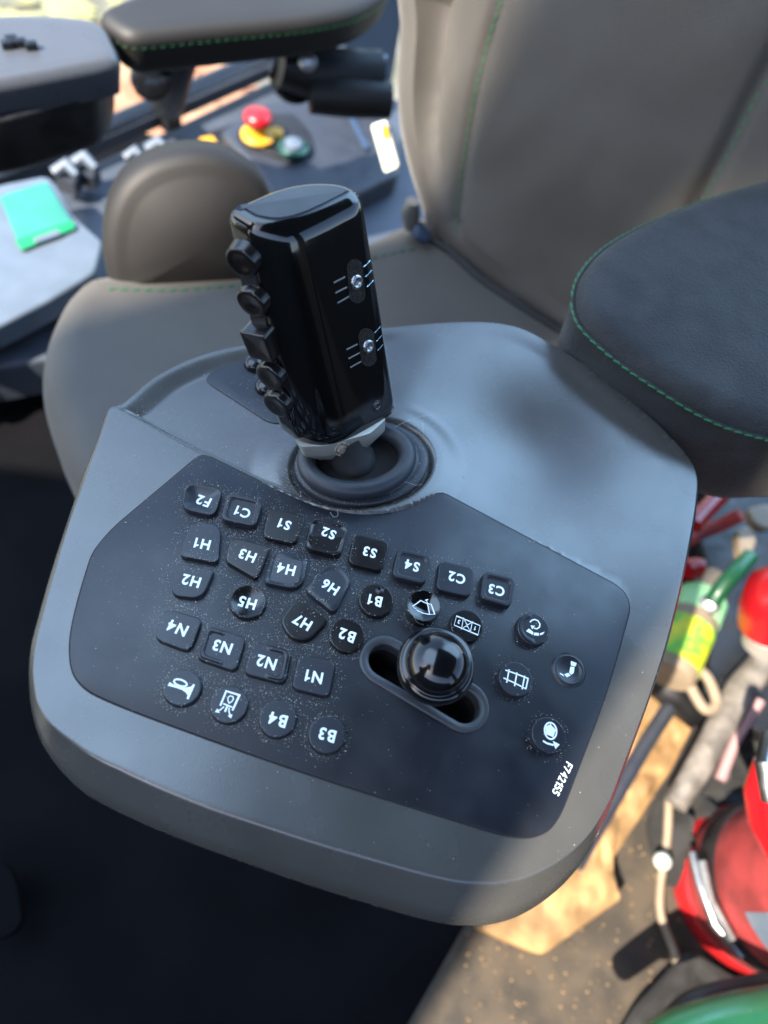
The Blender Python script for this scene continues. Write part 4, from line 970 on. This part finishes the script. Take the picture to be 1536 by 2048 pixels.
dirc = (V((CAM.x, CAM.y, 0))-V((exb.x, exb.y, 0))).normalized(); side_ = V((-dirc.y, dirc.x, 0))
g = G()
def onc(ang, r, z): return exb+V((math.cos(ang)*r, math.sin(ang)*r, z))
a0 = math.atan2(dirc.y, dirc.x)
g.tube([onc(a0+.75, RX*1.06, .075), onc(a0+.35, RX*1.10, .075), onc(a0-.05, RX*1.10, .072), onc(a0-.35, RX*1.16, .068)], [.004, .006, .005, .004], 10); g.tube([onc(a0+.5, RX*1.12, .092), onc(a0+.1, RX*1.16, .092), onc(a0-.25, RX*1.18, .09)], .0045, 8)
g.make('clamp', M_chrome, ex)
lb_ = []; fs = []
for i in range(9):
    a = a0+.25+.5*i/8; lb_ += [onc(a, RX*1.004, .12), onc(a, RX*1.004, .17)]
fs = [(2*i, 2*i+2, 2*i+3, 2*i+1) for i in range(8)]; mk('label', lb_, fs, M_paleb, ex)
g = G(); g.lathe(exb+V((0, 0, .33)), (0, 0, 1), [(.014, 0), (.014, .03), (.02, .035), (.02, .05), (0, .05)], 24); g.make('valve', M_chrome, ex)
g = G(); q_ = exb+V((0, 0, .37)); g.tube([q_, q_+dirc*.05+V((0, 0, .01)), q_+dirc*.10], [.009, .008, .007], 10); g.make('handle', M_chrome, ex)
g = G(); g.tube([un(1530, 1525, FLZ+.30), un(1512, 1580, FLZ+.28), un(1518, 1640, FLZ+.25), un(1545, 1700, FLZ+.22), un(1580, 1750, FLZ+.2)], [.008, .009, .009, .008, .008], 14); g.make('hose', M_red, ex, label='bright red hose looping down the extinguisher')
g = G(); g.tube([un(1540, 1475, FLZ+.32), un(1528, 1530, FLZ+.33), un(1540, 1600, FLZ+.32)], [.007, .006, .006], 12); g.make('pin', M_chrome, ex)
# green rail low right
gr_ = thing('green_rail', un(1420, 2000, -.36), 'green painted curved rail crossing the lower right corner', 'rail')
P = catmull([un(*p, -.36) for p in ((1180,2190),(1290,2105),(1400,2052),(1560,2015),(1750,1990))], 6, False); g = G(); g.tube(P, [.013+.004*min(1, i/10) for i in range(len(P))], 14); g.make('tube', M_grn, gr_)
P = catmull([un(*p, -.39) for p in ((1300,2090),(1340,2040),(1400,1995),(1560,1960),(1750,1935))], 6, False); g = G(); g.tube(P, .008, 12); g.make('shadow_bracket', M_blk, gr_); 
gr_.children[-1].name = 'bracket'
# pedal and rail in the dark on the left
pd = thing('foot_pedal', un(20, 1790, FLZ+.04), 'dark foot pedal in the shadow at the left edge', 'pedal')
hz('plate', [(-60,1720),(10,1722),(34,1760),(46,1850),(10,1880),(-60,1880)], FLZ+.05, M_mat, pd, rad=.008, n=40, thick=.01, r=.002, rings=3)
g = G(); g.tube([un(-10, 1800, FLZ+.04), un(-30, 1790, FLZ+.005)], .008, 8); g.make('arm', M_blk, pd)
br_ = thing('floor_rail', un(80, 640, -.40), 'dark rail running under the tray at the left edge', 'rail')
beam('upper_rail', (-100, 720), (190, 590), .010, .012, M_dpl, br_, -.42); beam('lower_rail', (-100, 800), (140, 640), .018, .014, M_blk, br_, -.46)
# wall below the ledge and an added overhead panel that shades the console
g = G(); a_, b_ = un(-150, 760, LZ-.06), un(900, 420, LZ-.06)
tag(mk('cab_wall', [un(-400, 800, LZ-.03), un(900, 300, LZ-.03), un(900, 300, LZ-.03)+V((0, .02, 0)), un(-400, 800, LZ-.03)+V((0, .02, 0)), *[p+V((0, 0, -.2)) for p in (un(-400, 800, LZ-.03), un(900, 300, LZ-.03), un(900, 300, LZ-.03)+V((0, .02, 0)), un(-400, 800, LZ-.03)+V((0, .02, 0)))]], [(0,1,2,3),(4,5,6,7),(0,1,5,4),(1,2,6,5),(2,3,7,6),(3,0,4,7)], M_blk, None, False), 'black cab side wall below the ledge', 'wall')
HR = 1.0
def up(P): return (P+SUN*((HR-P.z)/SUN.z))
mA, mB = up(_A), up(_B); du = (mB-mA).normalized()
blocker = [mA-du*1.3, mB+du*.30, V((-.36, -.14, HR)), V((-.48, -.225, HR)), V((-.57, -.325, HR)), V((-.70, -.415, HR)), V((-.80, -.50, HR)), V((-.98, -.565, HR)), V((-1.6, -.70, HR)), V((-2.0, -1.9, HR))]  # unseen blocker outline, cut so its shadow edge falls as wanted
g = G(); k = len(blocker); g.v = [V(p) for p in blocker]+[V(p)+V((0, 0, .05)) for p in blocker]; g.f = [tuple(range(k)), tuple(range(k, 2*k))]+[(i, (i+1) % k, k+(i+1) % k, k+i) for i in range(k)]
tag(g.make('sun_blocker', M_dpl, None, False), 'dark panel added overhead to shade the console', 'blocker')

g = G(); g.box((1.12, .15, -.17), (.02, 0, 0), (0, .95, 0), (0, 0, .40)); tag(g.make('unseen_door', M_blk, None, False), 'black door panel added beyond the frame to darken reflections', 'door')  # unseen panel, added to darken the joystick's reflections
g = G(); g.box((1.10, -.30, .6), (.04, 0, 0), (0, .10, 0), (0, 0, .9)); tag(g.make('unseen_pillar', M_blk, None, False), 'black pillar added beyond the frame to streak reflections', 'pillar')  # unseen upright, added for a dark streak in glossy reflections
g = G(); g.box((.15, -.72, -.045), (.95, 0, 0), (0, .02, 0), (0, 0, .495)); tag(g.make('unseen_dash', M_blk, None, False), 'black dash panel added behind the camera to darken reflections', 'unseen_dash')  # added unseen, tall enough to darken the front rim's reflection

g = G(); g.box((.47, .03, HR+.02), (.61, 0, 0), (0, .74, 0), (0, 0, .03)); tag(g.make('unseen_headliner', M_dpl, None, False), 'dark headliner added above the seat, beyond the frame, to vary reflections', 'headliner')  # unseen overhead slab, added so the deck's reflections vary

H2 = 6.0; off = SUN*((H2-HR)/SUN.z); vs, fs = [], []
for _ in range(3600):
    x, y = random.uniform(-.50, .9), random.uniform(-.30, 1.5)
    if x < -.50+.12*max(0, random.gauss(.5, .6)): continue
    p = V((x, y, HR))+off+V((0, 0, random.gauss(0, .15))); a = random.random()*6.28; e = V((math.cos(a), math.sin(a), random.uniform(-.5, .5)))*.045; f2 = V((-math.sin(a), math.cos(a), random.uniform(-.5, .5)))*.026; k = len(vs)
    vs += [p+e, p+f2, p-e, p-f2]; fs.append((k, k+1, k+2, k+3))
cn = thing('tree', (-.5-2.2, -.3-2.0, -2.55), 'leafy branch added outside the frame to shade the seat back', 'tree')  # made-up foliage placed to cast soft shade on the seat back
mk('shade_crown', vs, fs, mat('added_leaf_green', (.05, .09, .025), .6), cn, False)
bp0 = V((.2, .6, HR))+off; g = G(); g.tube([bp0+V((.6, .8, -8.5)), bp0+V((.5, .7, -3)), bp0+V((.2, .3, -.3)), bp0+V((-.4, -.3, .05))], [.14, .11, .06, .015], 12); g.make('added_trunk', mat('added_bark', (.08, .06, .045), .9, bump=1, bscale=60), cn)

g = G(); g.tube([un(1352, 1395, FLZ+.05), un(1290, 1490, FLZ+.045), un(1215, 1620, FLZ+.045), un(1150, 1730, FLZ+.045)], .009, 8); tag(g.make('shadow_strip', M_dpl), 'dark strip standing in for a shadow diagonally across the tan paper', 'strap')  # dark tube standing in for a shadow band on the paper
M_shadow_sheet = mat('shadow_sheet', (.012, .011, .011), .9, bump=.6, bscale=300, var=.4, vscale=40, sheen=.1)
def shade_sheet(name, px, z, amp, label, m):
    P = [un(u, v, z).xy for u, v in px]; P = resample(roundpoly(P, .01), 90)
    o = pillow(name, P, (0, 0, z), E1, E2, m, None, thick=.01, r=.003, rings=22, capf=lambda x, y, s: amp*abs(noise.noise(V((x*16, y*16, 4))))*min(1, (1-s)*5)+amp*.5*noise.noise(V((x*45, y*45, 2)))*min(1, (1-s)*5)); return tag(o, label, 'shade_sheet')
shade_sheet('shadow_sheet', [(1395,1440),(1470,1390),(1700,1300),(1800,1500),(1600,1640),(1440,1600),(1392,1690),(1350,1790),(1312,1720),(1296,1640),(1330,1570)], FLZ+.02, .05, 'crumpled dark sheet standing in for shadow between the tan paper and the extinguisher', M_shadow_sheet)  # dark sheet laid where the floor is only in shadow
shade_sheet('low_shadow_sheet', [(1275,2020),(1330,1960),(1385,1900),(1480,1960),(1600,1950),(1700,2200),(1150,2250)], FLZ+.03, .03, 'black sheet standing in for shadow below the extinguisher at the bottom edge', M_shadow_sheet)  # dark sheet in place of the deep shadow at the bottom edge
